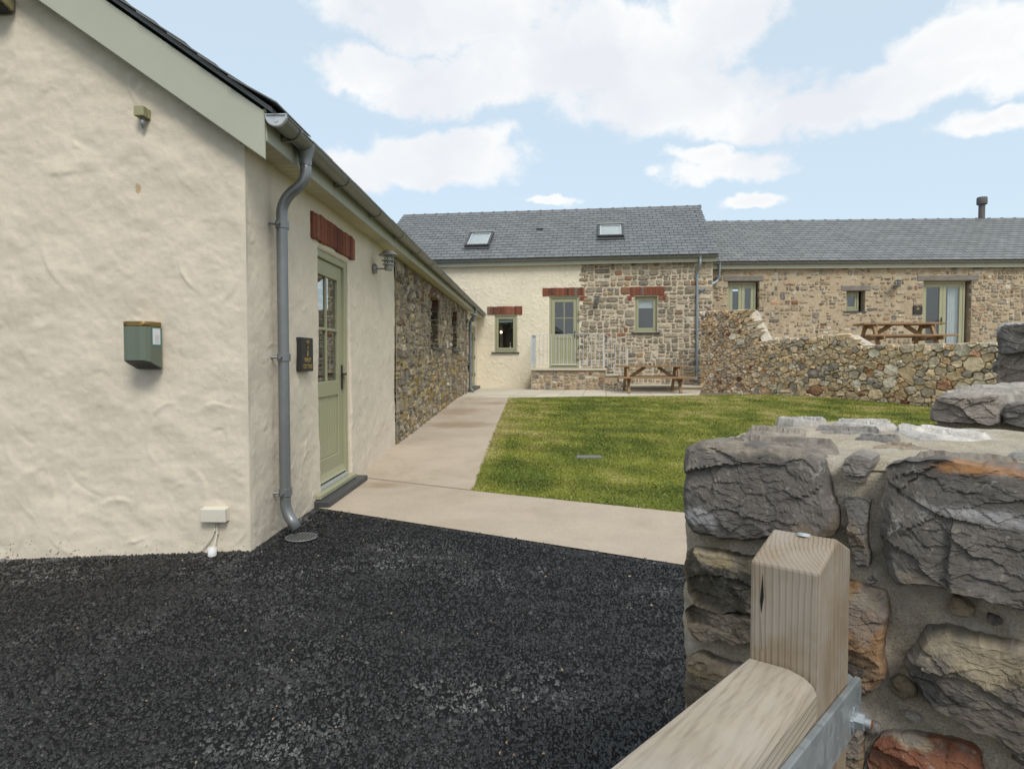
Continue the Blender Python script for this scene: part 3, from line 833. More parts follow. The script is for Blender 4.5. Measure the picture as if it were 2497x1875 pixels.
sp = []
for r_ in banded(8.58, 17.9, -.02, 2.6, SLITS, .030, rg):
    if gz((r_[0] + r_[1]) / 2) > r_[3]: continue
    p = rect_poly(r_, .016, rg, .03)
    if p: sp.append(p)
lay_stones(LONG, sp, stone_side, pal_side, rg, key=lambda p: np.mean([q[0] for q in p]) - 18 * math.sqrt(abs(area(p))) * 0, d0=lambda: rg.uniform(.004, .016), bulge=lambda: rg.uniform(.008, .036), rough=.010, back=.04)
for (a, b, c, e) in SLITS:      # the far reveal of each old slit is stone too
    rv = FR(LONG.P(b, 0, .004)[:2], 180 + 0)       # faces back along -y
    rp = [rect_poly(q, .012, rg, .02) for q in rubble(-.001, .30, c, e, .016, rg)]
    lay_stones(FR(LONG.P(b, 0, -.30)[:2], 0), [p for p in rp if p], stone_side, lambda r, p: np.array(pal_side(r, p)) * .38, rg, d0=.004, bulge=lambda: rg.uniform(.01, .03), rough=.006)  # stone tint scaled down: the shade of the recess is put into the colour
    w = MB().box(LONG, a, b, c, e, -.40, -.34).build('window', 'sage_paint', cottage)
    MB().box(LONG, a + .07, b - .07, c + .07, e - .07, -.345, -.334).build('pane', 'glass', w)
    MB().box(LONG, a - .05, b + .06, c - .035, c + .012, -.30, .075).build('slate_sill', 'slate_dark', w, bevel=.006)


def lintel(fr, s0, s1, z0, z1, d, parent, n, seed, lean=0.):
    rg = random.Random(seed); l = MB().box(fr, s0 + .006, s1 - .006, z0 + .006, z1 - .006, d - .08, d - .009).build('lintel', 'mortar_dark', parent)
    w = (s1 - s0) / n; x = s0
    for i in range(n):
        ww = w * rg.uniform(.9, 1.1) if i < n - 1 else s1 - x
        col = np.array(pick(rg, (4, (.20, .070, .042)), (3, (.155, .055, .037)), (1.3, (.25, .105, .065)), (1.3, (.105, .050, .040)), (.6, (.17, .14, .12))))
        mb = MB().box(fr, x + .0035, x + ww - .0035, z0 + rg.uniform(-.006, .008), z1 + rg.uniform(-.008, .006), d - .06, d + rg.uniform(-.003, .005))
        mb.build('brick', 'brick_red', l, bevel=.006, tint=col * rg.uniform(.85, 1.15)); x += ww
    return l


lintel(LONG, 5.34, 6.61, 2.265, 2.492, .022, cottage, 14, 4)
for (a, b, c, e) in SLITS: lintel(LONG, a - .12, b + .12, e, 2.60, .02, cottage, 15, int(a * 10))
# reddish jamb bricks at the head of each slit reveal
for (a, b, c, e) in SLITS:
    l = MB().box(LONG, b - .004, b + .006, e - .20, e - .01, -.28, -.02).build('jamb', 'mortar_dark', cottage)
    for q in range(3):
        MB().box(LONG, b - .022, b + .004, e - .20 + q * .066, e - .142 + q * .066, -.26, -.01).build('brick', 'brick_red', l, bevel=.004, tint=(.12, .045, .03))


def panelled_door(fr, house, s0, s1, z0, z1, d, boards, hs, leaf_d=-.025, jamb=.07, stile=.105, midz=None, gl_rows=2, label=None, hz=None, sill=True):
    """framed door: glazed top in four panes, boarded panel below, lever handle at s = hs"""
    mb = MB().box(fr, s0, s0 + jamb, z0, z1, d - .07, d).box(fr, s1 - jamb, s1, z0, z1, d - .07, d).box(fr, s0 + jamb, s1 - jamb, z1 - jamb, z1, d - .07, d).box(fr, s0 + jamb, s1 - jamb, z0, z0 + .035, d - .07, d + .005)
    dr = mb.build('door', 'sage_paint', house, bevel=.004)
    if label: dr['label'] = label
    a, b, c, e = s0 + jamb + .004, s1 - jamb - .004, z0 + .045, z1 - jamb - .004; q = d + leaf_d; h = e - c
    mz = midz if midz else c + h * .44
    MB().box(fr, a, a + stile, c, e, q - .045, q).box(fr, b - stile, b, c, e, q - .045, q).box(fr, a + stile, b - stile, e - stile * 1.05, e, q - .045, q) \
        .box(fr, a + stile, b - stile, mz - .07, mz + .07, q - .045, q).box(fr, a + stile, b - stile, c, c + .2, q - .045, q).build('leaf', 'sage_paint', dr, bevel=.005)
    MB().prism([fr.P(a, c + .01, q), fr.P(b, c + .01, q), fr.P(b, c + .07, q), fr.P(a, c + .07, q)], [fr.P(a, c + .008, q + .035), fr.P(b, c + .008, q + .035), fr.P(b, c + .025, q + .02), fr.P(a, c + .025, q + .02)]).build('weather_bar', 'sage_paint', dr)
    mid = (a + b) / 2; gz0, gz1 = mz + .07, e - stile * 1.05; gm = (gz0 + gz1) / 2
    MB().box(fr, mid - .014, mid + .014, gz0, gz1, q - .036, q - .008).box(fr, a + stile, mid - .014, gm - .012, gm + .012, q - .036, q - .008).box(fr, mid + .014, b - stile, gm - .012, gm + .012, q - .036, q - .008).build('glazing_bar', 'sage_paint', dr, bevel=.003)
    for x0, x1 in ((a + stile, mid - .014), (mid + .014, b - stile)):
        for y0, y1 in ((gz0, gm - .012), (gm + .012, gz1)):
            MB().box(fr, x0, x1, y0, y1, q - .030, q - .024).build('pane', 'glass', dr)
    p0, p1 = a + stile, b - stile; w = (p1 - p0) / boards
    for i in range(boards):
        MB().box(fr, p0 + i * w + .002, p0 + (i + 1) * w - .002, c + .2, mz - .07, q - .035, q - .012).build('board', 'sage_paint', dr, bevel=.005)
    MB().box(fr, p0, p1, c + .2, mz - .07, q - .044, q - .036).build('backing', 'wall_core_dark', dr)
    hz = hz or c + h * .47
    hd = MB().box(fr, hs - .016, hs + .016, hz - .13, hz + .11, q, q + .010).box(fr, hs - .011, hs + .011, hz + .01, hz + .032, q + .010, q + .052)
    sg = -1 if hs > mid else 1
    hd.box(fr, min(hs, hs + sg * .12), max(hs, hs + sg * .12), hz + .010, hz + .030, q + .040, q + .055).build('handle', 'black_iron', dr, bevel=.003)
    return dr


dr = panelled_door(LONG, cottage, 5.38, 6.452, .10, 2.24, -.028, 9, 6.335, jamb=.085, stile=.13, midz=.98, label='sage green door of the near cottage with reflective panes')
MB().box(LONG, 5.36, 6.47, .062, .102, -.10, .055).build('sill', 'sage_paint', dr, bevel=.005)
MB().box(LONG, 5.45, 6.36, .103, .135, -.05, .002).build('threshold_strip', 'end_stop_pale', dr, bevel=.003)
MB().box(LONG, 5.33, 6.60, -.02, .058, -.10, .135).build('slate_step', 'slate_dark', dr, bevel=.012, seg=2)
# french doors at the far end
fd = MB().box(LONG, 18.35, 18.43, .44, 2.34, -.12, -.05).box(LONG, 20.82, 20.9, .44, 2.34, -.12, -.05).box(LONG, 18.43, 20.82, 2.26, 2.34, -.12, -.05).box(LONG, 18.43, 20.82, .44, .50, -.12, -.045).build('french_door', 'sage_paint', cottage, bevel=.004)
fd['label'] = 'sage green glazed double doors at the far end of the cottage'
for a, b in ((18.44, 19.62), (19.63, 20.81)):
    MB().box(LONG, a, a + .11, .51, 2.25, -.11, -.065).box(LONG, b - .11, b, .51, 2.25, -.11, -.065).box(LONG, a + .11, b - .11, 2.14, 2.25, -.11, -.065).box(LONG, a + .11, b - .11, .51, .72, -.11, -.065).build('leaf', 'sage_paint', fd, bevel=.005)
    MB().box(LONG, a + .11, b - .11, .72, 2.14, -.095, -.088).build('pane', 'glass', fd)
for s_, sg in ((19.56, -1), (19.69, 1)):
    MB().box(LONG, s_ - .017, s_ + .017, 1.18, 1.44, -.065, -.05).box(LONG, min(s_, s_ + sg * .12), max(s_, s_ + sg * .12), 1.34, 1.36, -.03, -.015).box(LONG, s_ - .01, s_ + .01, 1.34, 1.36, -.05, -.015).build('handle', 'black_iron', fd)
for z_ in (.8, 1.35, 1.95):
    for s_ in (18.40, 20.86): MB().box(LONG, s_ - .03, s_ + .03, z_ - .05, z_ + .05, -.05, -.03).build('hinge', 'black_iron', fd)
MB().box(LONG, 18.3, 20.95, .352, .44, -.14, .13).build('slate_step', 'slate_dark', fd, bevel=.01)
# roof: deck, verge slates, bargeboard, fascia, soffit boards
EX, EZ = -1.62, 2.748                       # eaves edge x, z of the deck underside
RX = -5.2; RZ = EZ + (EX - RX) * .70
mb = MB()
for sgn in (1, -1):
    e0 = EX if sgn == 1 else 2 * RX - EX
    q = lambda x, dz, y: (x, y, EZ + (EX - x if sgn == 1 else x - (2 * RX - EX)) * .70 + dz)
    mb.prism([q(e0, .03, 4.0), q(RX, .03, 4.0), q(RX, .06, 4.0), q(e0, .06, 4.0)], [q(e0, .03, 21.45), q(RX, .03, 21.45), q(RX, .06, 21.45), q(e0, .06, 21.45)])
roof = mb.build('roof', 'roof_slate', cottage)
for i in range(24):
    x1 = EX + .05 - i * .19; x0 = x1 - .30; zz = lambda x: EZ + (EX - x) * .70
    o1, o0 = (.072 if i else .10) + .004 * rg.random(), .058
    for y0, y1 in ((3.955 + rg.uniform(-.006, .006), 4.26), (4.264, 4.56)):
        MB().prism([(x0, y0, zz(x0) + o0), (x1, y0, zz(x1) + o1), (x1, y0, zz(x1) + o1 + .009), (x0, y0, zz(x0) + o0 + .009)], [(x0, y1, zz(x0) + o0), (x1, y1, zz(x1) + o1), (x1, y1, zz(x1) + o1 + .009), (x0, y1, zz(x0) + o0 + .009)]).build('slate', 'roof_slate', roof)
MB().prism([(EX + .04, 4.56, EZ + .035), (EX - .25, 4.56, EZ + .035 + .29 * .7), (EX - .25, 4.56, EZ + .05 + .29 * .7), (EX + .04, 4.56, EZ + .05)], [(EX + .04, 21.4, EZ + .035), (EX - .25, 21.4, EZ + .035 + .29 * .7), (EX - .25, 21.4, EZ + .05 + .29 * .7), (EX + .04, 21.4, EZ + .05)]).build('eaves_course', 'roof_slate', roof)
bb = lambda x, dz, y: (x, y, 2.498 + (-1.68 - x) * .70 + dz)
MB().prism([bb(-1.672, 0, 4.005), bb(RX, 0, 4.005), bb(RX, .297, 4.005), bb(-1.672, .297, 4.005)], [bb(-1.672, 0, 4.03), bb(RX, 0, 4.03), bb(RX, .297, 4.03), bb(-1.672, .297, 4.03)]).build('bargeboard', 'pale_sage_board', cottage, bevel=.006)
MB().prism([bb(-1.80, .004, 4.03), bb(RX, .004, 4.03), bb(RX, .03, 4.03), bb(-1.80, .03, 4.03)], [bb(-1.80, .004, 4.145), bb(RX, .004, 4.145), bb(RX, .03, 4.145), bb(-1.80, .03, 4.145)]).build('verge_soffit', 'pale_sage_board', cottage)
MB().box(LONG, 4.035, 21.42, 2.615, 2.815, .155, .180).build('fascia', 'pale_sage_board', cottage, bevel=.003)
sof = MB().box(LONG, 4.03, 21.4, 2.640, 2.652, -.03, .155).build('soffit', 'wall_core_dark', cottage)
s_ = 4.032; first = None
while s_ < 21.3:
    if first is None:
        first = MB().box(LONG, s_ + .0025, s_ + .0975, 2.628, 2.6385, -.03, .154).build('board', 'soffit_cream', sof, bevel=.003); c0 = Vector(first.location)
    else:
        o = first.copy(); COL.objects.link(o); o.location = c0 + Vector((0, s_ - 4.032, 0))
    s_ += .1


def gutter(fr, house, s0, s1, d, z, r, brackets, material='grey_gutter', endcap=True):
    """half-round gutter hung at offset d, rim height z; brackets are parts of it"""
    n = 12; mb = MB(); pts = [(d + math.cos(math.pi * j / n) * r * -1, z - math.sin(math.pi * j / n) * r) for j in range(n + 1)]
    inn = [(d + math.cos(math.pi * j / n) * (r - .003) * -1, z - math.sin(math.pi * j / n) * (r - .003)) for j in range(n + 1)]
    ring = pts + inn[::-1]
    mb.prism([fr.P(s0, q[1], q[0]) for q in ring], [fr.P(s1, q[1], q[0]) for q in ring])
    gt = mb.build('gutter', material, house, smooth=True)
    MB().tube([fr.P(s0, z, d + r), fr.P(s1, z, d + r)], .007, 8).build('rim_bead', material, gt, smooth=True)
    for sb in brackets:
        rr = r + .004; br = [(d - math.cos(math.pi * j / n) * rr, z - math.sin(math.pi * j / n) * rr) for j in range(n + 1)]; b2 = [(d - math.cos(math.pi * j / n) * (rr + .006), z + .004 - math.sin(math.pi * j / n) * (rr + .006)) for j in range(n + 1)]
        ring = br + b2[::-1]
        MB().prism([fr.P(sb, q[1], q[0]) for q in ring], [fr.P(sb + .028, q[1], q[0]) for q in ring]).box(fr, sb, sb + .028, z - .05, z + .02, d - r - .018, d - r - .003).box(fr, sb, sb + .028, z - r - .012, z - r - .004, d - r - .01, d - .01).build('bracket', material, gt)
    if endcap:
        cap = [(d - r - .012, z + .008)] + [(d - math.cos(math.pi * j / n) * (r + .006), z - math.sin(math.pi * j / n) * (r + .006)) for j in range(n + 1)] + [(d + r + .012, z + .008)]
        ec = MB().prism([fr.P(s0 - .012, q[1], q[0]) for q in cap], [fr.P(s0 + .006, q[1], q[0]) for q in cap])
        ec.lathe(fr.P(s0 - .012, z - r * .5, d), [(.014, 0), (.012, .004)], 12, tuple(-fr.u)).tube([fr.P(s0 - .012, z + .004, d - r - .004), fr.P(s0 - .012, z + .004, d + r + .004)], .008, 8)
        ec.tube([fr.P(s0 - .012, z - math.sin(math.pi * j / n) * r, d - math.cos(math.pi * j / n) * r) for j in range(n + 1)], .006, 6)
        ec.build('end_stop', 'end_stop_pale', gt, bevel=.0)
    return gt


gutter(LONG, cottage, 4.02, 21.15, .250, 2.762, .062, [4.26 + 1.136 * i for i in range(15)])


def downpipe(path, r, clips, fr, wall_d, label, material, group='downpipes on the buildings', outlet=None, rad=.11, foot=True):
    t = thing('downpipe', tuple(path[-1]), label, 'downpipe', group)
    pp = fillet(path, rad, 9); mb = MB().tube(pp, r, 20, caps=False); n = len(pp)
    o = mb.build('pipe', material, t, smooth=True)
    o.modifiers.new('wall', 'SOLIDIFY').thickness = .003
    if outlet is not None:
        MB().tube([outlet + Vector((0, 0, .045)), outlet + Vector((0, 0, .0)), outlet - Vector((0, 0, .05)), outlet - Vector((0, 0, .10))], [r * 1.75, r * 1.55, r * 1.12, r * 1.1], 20, False).build('outlet', material, t, smooth=True)
    for (p, sdir) in clips:
        c = MB().tube([Vector(p) + Vector((0, 0, h)) for h in (-.028, -.026, .026, .028)], [r * 1.04, r * 1.17, r * 1.17, r * 1.04], 20)
        c.box(FR((p[0], p[1]), math.degrees(fr.ang)), r * .6, r * 1.55, p[2] - .028, p[2] + .028, r * .4, r * .75)
        q = Vector(p) - Vector(fr.n) * 0 + Vector(sdir)
        c.build('clip', material, t, smooth=True)
        MB().tube([Vector(p) - Vector(fr.n) * r * .9 - Vector(fr.u) * r * .5, Vector(p) - Vector(fr.n) * (wall_d) - Vector(fr.u) * r * 1.2], .008, 8).tube([Vector(p) - Vector(fr.u) * r * .9, Vector(p) - Vector(fr.u) * r * 1.9], .011, 10).build('bolt', material, t, smooth=True)
    return t


P3 = lambda s_, z, d, fr=LONG: Vector(fr.P(s_, z, d))
downpipe([P3(4.53, 2.66, .25), P3(4.53, 2.50, .25), P3(4.53, 2.37, .075), P3(4.53, .16, .075), P3(4.50, .04, .17)], .0385,
         [(P3(4.53, 2.20, .075), (0, 0, 0)), (P3(4.53, 1.265, .075), (0, 0, 0)), (P3(4.53, .30, .075), (0, 0, 0))], LONG, .075,
         'grey metal downpipe with swan neck at the near corner of the cream cottage', 'downpipe_grey', outlet=P3(4.53, 2.71, .25))
downpipe([P3(17.9, 2.66, .25), P3(17.9, 2.5, .25), P3(17.9, 2.36, .10), P3(17.9, .46, .10), P3(17.9, .385, .20)], .040,
         [(P3(17.9, 2.1, .10), (0, 0, 0)), (P3(17.9, 1.2, .10), (0, 0, 0)), (P3(17.9, .62, .10), (0, 0, 0))], LONG, .10,
         'blue grey downpipe where the cottage stone wall meets the glazed double doors', 'downpipe_grey', outlet=P3(17.9, 2.71, .25))

# ------------------------------------------------------------------ wall lamps, boxes, signs on the cottage


def wall_lamp(fr, s_, z, d, label, scale=1.):
    """round back plate, short arm, cup, caged glass with two rings and a wide hat"""
    t = thing('wall_lamp', tuple(fr.P(s_, z, d)), label, 'lamp', 'galvanised wall lamps'); q = scale; n = Vector(fr.n); P = lambda h, dd: Vector(fr.P(s_, z, d)) + n * dd * q + Vector((0, 0, h * q))
    MB().lathe(P(0, 0), [(.0, 0), (.050 * q, 0), (.054 * q, .012 * q), (.046 * q, .032 * q), (.0, .036 * q)], 20, tuple(n)).build('back_plate', 'lamp_grey', t, smooth=True)
    MB().tube([P(.0, .03), P(.0, .12)], .009 * q, 10).build('arm', 'lamp_grey', t, smooth=True)
    MB().lathe(P(-.022, .155), [(.0, 0), (.036 * q, .002 * q), (.042 * q, .014 * q), (.042 * q, .058 * q), (.062 * q, .062 * q), (.062 * q, .068 * q), (.04 * q, .07 * q)], 24).build('cup', 'lamp_grey', t, smooth=True)
    MB().lathe(P(.045, .155), [(.034 * q, 0), (.036 * q, .02 * q), (.036 * q, .10 * q), (.03 * q, .115 * q)], 20).build('glass', 'glass', t, smooth=True)
    MB().lathe(P(.050, .155), [(.012 * q, 0), (.016 * q, .03 * q), (.012 * q, .06 * q)], 12).build('bulb', 'blind_white', t, smooth=True)
    for h in (.075,):
        MB().lathe(P(h, .155), [(.040 * q, 0), (.072 * q, .004 * q), (.072 * q, .009 * q), (.040 * q, .009 * q)], 24).build('ring', 'lamp_grey', t, smooth=True)
    cg = MB()
    for a in range(6):
        x = Vector((math.cos(a * 1.047), math.sin(a * 1.047), 0)) * .044 * q; cg.tube([P(.04, .155) + x, P(.15, .155) + x], .0035 * q, 6)
    cg.build('cage', 'lamp_grey', t)
    MB().lathe(P(.135, .155), [(.102 * q, 0), (.104 * q, .004 * q), (.062 * q, .034 * q), (.055 * q, .044 * q), (.0, .046 * q)], 28).build('hat', 'lamp_grey', t, smooth=True)
    return t


wall_lamp(LONG, 7.42, 2.30, .008, 'galvanised lamp on the cream wall right of the nearest green door', 1.12)
wall_lamp(LONG, 17.62, 2.33, .05, 'galvanised lamp under the cottage eaves behind the far downpipe', 1.1)
wall_lamp(MAIN, 3.92, 3.10, .03, 'galvanised lamp on the stonework right of the raised farmhouse door', 1.25)
wall_lamp(RIGHT, 6.07, 3.56, .03, 'galvanised lamp on the tan barn wall between its small window and double doors', 1.25)

# charger
cx, cz = -2.492, 1.188
ch = thing('wall_charger', (cx, 4.05, cz), 'grey green wall mounted charger with brass lid on the cream gable', 'charger')
plan = [(-.082, 0), (-.085, .105), (-.078, .142), (-.048, .150), (.0, .146), (.030, .150), (.058, .142), (.078, .112), (.085, .0)]
def chz(dd): return cz + .052 * min(dd / .14, 1) ** 1.0
lo = [GAB.P(cx + a, chz(b), b + .012) for a, b in plan]; hi = [GAB.P(cx + a, cz + .268, b + .012) for a, b in plan]
MB().prism(lo, hi).build('body', 'charger_green', ch, bevel=.004)
MB().prism([GAB.P(cx + a * 1.0, cz + .2685, b * 1.0 + .012) for a, b in plan], [GAB.P(cx + a, cz + .300, b + .012) for a, b in plan]).build('lid', 'brass', ch, bevel=.003, smooth=True)
in_ = [(a * .93, .006 + b * .93) for a, b in plan]
MB().prism([GAB.P(cx + a, chz(b) - .003, b + .012) for a, b in in_], [GAB.P(cx + a, chz(b) + .003, b + .012) for a, b in in_]).build('underside', 'dark_plastic', ch)
for q in (-.038, .0, .030, .055):
    MB().prism([GAB.P(cx + q - .006, chz(b) - .004, b + .012) for b in (.015, .13)] + [GAB.P(cx + q - .006, chz(b) + .0, b + .012) for b in (.13, .015)], [GAB.P(cx + q + .006, chz(b) - .004, b + .012) for b in (.015, .13)] + [GAB.P(cx + q + .006, chz(b) + .0, b + .012) for b in (.13, .015)]).build('fin', 'dark_plastic', ch)
# sticker lies on the right-hand face
e0 = Vector(GAB.P(cx + .078, cz, .112 + .012)); e1 = Vector(GAB.P(cx + .085, cz, .012)); tdir = (e1 - e0).normalized(); nn = tdir.cross(Vector((0, 0, 1))).normalized()
nn = nn if nn.x > 0 else -nn
def stk(t0, t1, z0, z1, off): return [e0 + tdir * t + nn * (off + 0.0) + Vector((0, 0, z)) for t, z in ((t0, z0), (t1, z0), (t1, z1), (t0, z1))]
def plate(pts, th, name, material, par): return MB().prism(pts, [p + nn * th for p in pts]).build(name, material, par)
st = plate(stk(.012, .100, .150, .262, .001), .0006, 'sticker', 'sticker_teal', ch)
plate(stk(.019, .092, .157, .257, .0018), .0005, 'label_paper', 'sticker_white', st)
pr = MB()
for i in range(7): pts = stk(.04, .084 - .008 * (i % 2), .168 + i * .0075, .170 + i * .0075, .0025); pr.prism(pts, [p + nn * .0003 for p in pts])
pr.build('small_print', 'print_grey', st)

t = thing('sensor_box', tuple(GAB.P(-2.495, 2.73, .0)), 'small olive junction box with cable gland high on the gable', 'junction box')
MB().box(GAB, -2.527, -2.463, 2.788, 2.852, .022, .072).build('lid', 'olive_plastic', t, bevel=.004)
MB().box(GAB, -2.525, -2.459, 2.786, 2.850, -.005, .020).build('body', 'olive_plastic', t, bevel=.004)
MB().lathe(GAB.P(-2.490, 2.728, .035), [(.004, -.01), (.008, 0), (.012, .01), (.017, .02), (.017, .04), (.013, .045), (.013, .06)], 14).build('gland', 'lamp_grey', t, smooth=True)

jb = thing('junction_box', tuple(GAB.P(-2.078, 0.188, 0)), 'cream plastic junction box with cables low on the gable corner', 'junction box')
MB().box(GAB, -2.158, -1.990, .194, .282, .02, .052).build('lid', 'white_plastic', jb, bevel=.005, seg=2)
MB().box(GAB, -2.154, -1.986, .196, .286, -.01, .018).build('body', 'white_plastic', jb, bevel=.004)
MB().tube(fillet([GAB.P(-2.076, 0.198, .012), GAB.P(-2.078, 0.138, .012), GAB.P(-2.098, 0.083, .014), GAB.P(-2.163, 0.008, .012)], .05), .0042, 8).build('cable', 'white_plastic', jb, smooth=True)
MB().tube(fillet([GAB.P(-2.064, 0.198, .012), GAB.P(-2.064, 0.108, .014), GAB.P(-2.073, 0.028, .04), GAB.P(-2.076, -0.002, .05)], .05), .005, 8).build('cable', 'white_plastic', jb, smooth=True)
for x_, z_ in ((-2.080, .133), (-2.064, .113)): MB().box(GAB, x_ - .008, x_ + .008, z_ - .004, z_ + .005, .004, .02).build('cable_clip', 'white_plastic', jb)
cd = thing('conduit_stub', tuple(GAB.P(-2.078, -0.052, .05)), 'short white conduit pipe standing out of the tarmac below the cream junction box', 'pipe')
o = MB().tube([GAB.P(-2.079, -0.072, .055), GAB.P(-2.077, 0.033, .055)], .027, 18, caps=False).build('pipe', 'pipe_white', cd, smooth=True); o.modifiers.new('wall', 'SOLIDIFY').thickness = .004

fl = thing('floodlight', tuple(GAB.P(-3.5, 3.5, 0)), 'floodlight with dark underside high on the left of the gable', 'floodlight')
MB().prism([GAB.P(-3.66, 3.56, 0), GAB.P(-3.66, 3.47, .02), GAB.P(-3.66, 3.50, .16), GAB.P(-3.66, 3.58, .17)], [GAB.P(-3.325, 3.56, 0), GAB.P(-3.325, 3.47, .02), GAB.P(-3.325, 3.50, .16), GAB.P(-3.325, 3.58, .17)]).build('housing', 'olive_plastic', fl, bevel=.006)
MB().prism([GAB.P(-3.64, 3.467, .03), GAB.P(-3.64, 3.461, .03), GAB.P(-3.64, 3.489, .15), GAB.P(-3.64, 3.496, .15)], [GAB.P(-3.34, 3.467, .03), GAB.P(-3.34, 3.461, .03), GAB.P(-3.34, 3.489, .15), GAB.P(-3.34, 3.496, .15)]).build('lens', 'dark_plastic', fl)

sg = thing('house_sign', tuple(LONG.P(5.07, 1.16, 0)), 'dark slate sign with gold barley and BARLEY COTTAGE lettering', 'sign')
MB().box(LONG, 4.985, 5.245, 1.155, 1.425, -.01, .042).build('slate_plate', 'sign_slate', sg, bevel=.004)


def letters(txt, fr, s_, z, d, size, material, parent, name='lettering', cond=1.):
    c = bpy.data.curves.new(name, 'FONT'); c.body = txt; c.size = size; c.align_x = 'CENTER'; c.extrude = .0006; c.space_character = 1.04; c.offset = size * .012; c.resolution_u = 4
    c.materials.append(MATS[material]); o = bpy.data.objects.new(name, c); me = bpy.data.meshes.new_from_object(o); bpy.data.objects.remove(o); o = bpy.data.objects.new(name, me); COL.objects.link(o); o.parent = parent
    o.location = Vector(fr.P(s_, z, d)) - ORG[parent]; o.rotation_euler = (R(90), 0, fr.ang); o.scale = (cond, 1, 1); return o


letters('BARLEY', LONG, 5.118, 1.232, .0432, .046, 'gold_paint', sg, cond=.92); letters('COTTAGE', LONG, 5.118, 1.180, .0432, .046, 'gold_paint', sg, cond=.92)
em = MB()
for i, a in enumerate((-.55, -.28, 0, .28, .55)):         # a small sheaf: stems tied in the middle, ears above
    c0 = LONG.P(5.118, 1.325, .0435); top = LONG.P(5.118 + math.sin(a) * .052, 1.328 + math.cos(a) * .068, .0435)
    em.bar(c0, top, .006, .0012, up=tuple(LONG.n))
    for tt in (.45, .62, .79, .95):
        pc = Vector(c0).lerp(Vector(top), tt)
        for w_ in (-1, 1): em.bar(pc, pc + Vector(LONG.u) * w_ * .008 + Vector((0, 0, .011)), .005, .0012, up=tuple(LONG.n))
for w_ in (-.008, 0, .008): em.bar(LONG.P(5.118 + w_ * .5, 1.33, .0435), LONG.P(5.112 + w_, 1.278, .0435), .007, .0012, up=tuple(LONG.n))
em.bar(LONG.P(5.104, 1.306, .044), LONG.P(5.126, 1.304, .044), .006, .0014, up=tuple(LONG.n))
em.build('barley_emblem', 'gold_paint', sg)
kb = thing('key_safe', tuple(LONG.P(18.15, .95, 0)), 'small black box on the wall beside the far glazed double doors', 'box')
MB().box(LONG, 18.05, 18.27, .98, 1.22, .0, .11).build('body', 'dark_plastic', kb, bevel=.02, seg=2); MB().box(LONG, 18.14, 18.20, .92, .975, .02, .08).build('plug', 'dark_plastic', kb)


# drain grate by the downpipe foot, manhole in the lawn
gr = thing('drain_grate', (-1.63, 4.42, -.012), 'round slotted drain grate in the tarmac under the near downpipe', 'drain')
gx, gy, gr_ = -1.63, 4.44, .105
rim = MB().tube([(gx + math.cos(a) * gr_, gy + math.sin(a) * gr_, .0) for a in np.linspace(0, 2 * math.pi, 33)], .006, 6, False).build('rim', 'iron_cover', gr, smooth=True)
for i in range(-4, 5):
    h = math.sqrt(gr_ ** 2 - (i * .023) ** 2); MB().bar((gx + i * .023, gy - h, .006), (gx + i * .023, gy + h, .006), .006, .007).build('bar', 'iron_cover', gr)
MB().lathe((gx, gy, -.008), [(.0, 0), (gr_, .001), (gr_, .006), (.0, .007)], 24).build('pit', 'wall_core_dark', gr)
mh = thing('manhole_cover', (.68, 7.82, .08), 'small grey metal cover sunk in the lawn', 'cover')
zc = float(gz(7.82)) - .008
MB().box(WORLD, .53, .83, zc - .02, zc + .021, -7.90, -7.74).build('plate', 'iron_cover', mh, bevel=.004)
MB().box(WORLD, .51, .85, zc - .03, zc + .014, -7.92, -7.72).build('frame', 'lawn_dirt' if 'lawn_dirt' in MATS else 'mortar_dark', mh)

# ------------------------------------------------------------------ farmhouse (cream and stone)
farm = thing('farmhouse', (1.5, 24, 0), 'two tone farmhouse at the back, cream left and grey stone right, with skylights', 'house')
W1 = (.58, 1.32, 1.53, 2.74); D1 = (2.385, 3.345, 1.035, 3.33); W2 = (5.12, 5.83, 2.15, 3.30)


def main_disp(SS, ZZ):
    D = .016 * fbm(SS / .5, ZZ / .4, 8, 3) + .004 * fbm(SS / .06, ZZ / .06, 9, 2)
    return D + strokes(SS, ZZ, 2300, 15, (.04, .14), (.010, .022), (.005, .014), (.8, 2.2)) + .012


plaster('cream_wall', MAIN, lines(-3.0, 3.50, .022, (W1[0], W1[1], D1[0], D1[1])), lines(.2, 4.47, .022, (W1[2], W1[3], D1[2], D1[3])), main_disp, 'cream_roughcast', farm, [W1, D1], .12)
SR = [(3.5, 7.5)]
stone_main = slab_open('stone_wall', MAIN, 3.44, 7.52, .2, 4.47, [W2], .0, .16, 'mortar_cream', farm)
mb = MB().box(MAIN, -3.5, 7.5, .2, 4.4, -7.5, -7.3).box(MAIN, 7.2, 7.5, .2, 4.46, -7.3, -.02).box(MAIN, -3.5, -3.2, .2, 4.4, -7.3, -.02).box(MAIN, -3.2, 7.2, .9, 1.0, -7.3, -.3).box(MAIN, -3.2, 7.2, .9, 4.4, -3.2, -3.1)
for sg_ in (-3.5, 7.2):
    mb.prism([MAIN.P(sg_, 4.46, -.02), MAIN.P(sg_, 4.46, -7.4), MAIN.P(sg_, 6.75, -3.6)], [MAIN.P(sg_ + .3, 4.46, -.02), MAIN.P(sg_ + .3, 4.46, -7.4), MAIN.P(sg_ + .3, 6.75, -3.6)])
mb.build('inner_wall', 'room_wall', farm)
rg = random.Random(31)


def pal_main(r, p): return pick(r, (4, (.31, .265, .20)), (3.5, (.255, .22, .165)), (1.6, (.18, .16, .13)), (2.6, (.38, .325, .24)), (1.2, (.32, .235, .145)), (1.2, (.45, .40, .32)), (.2, (.24, .13, .08)))


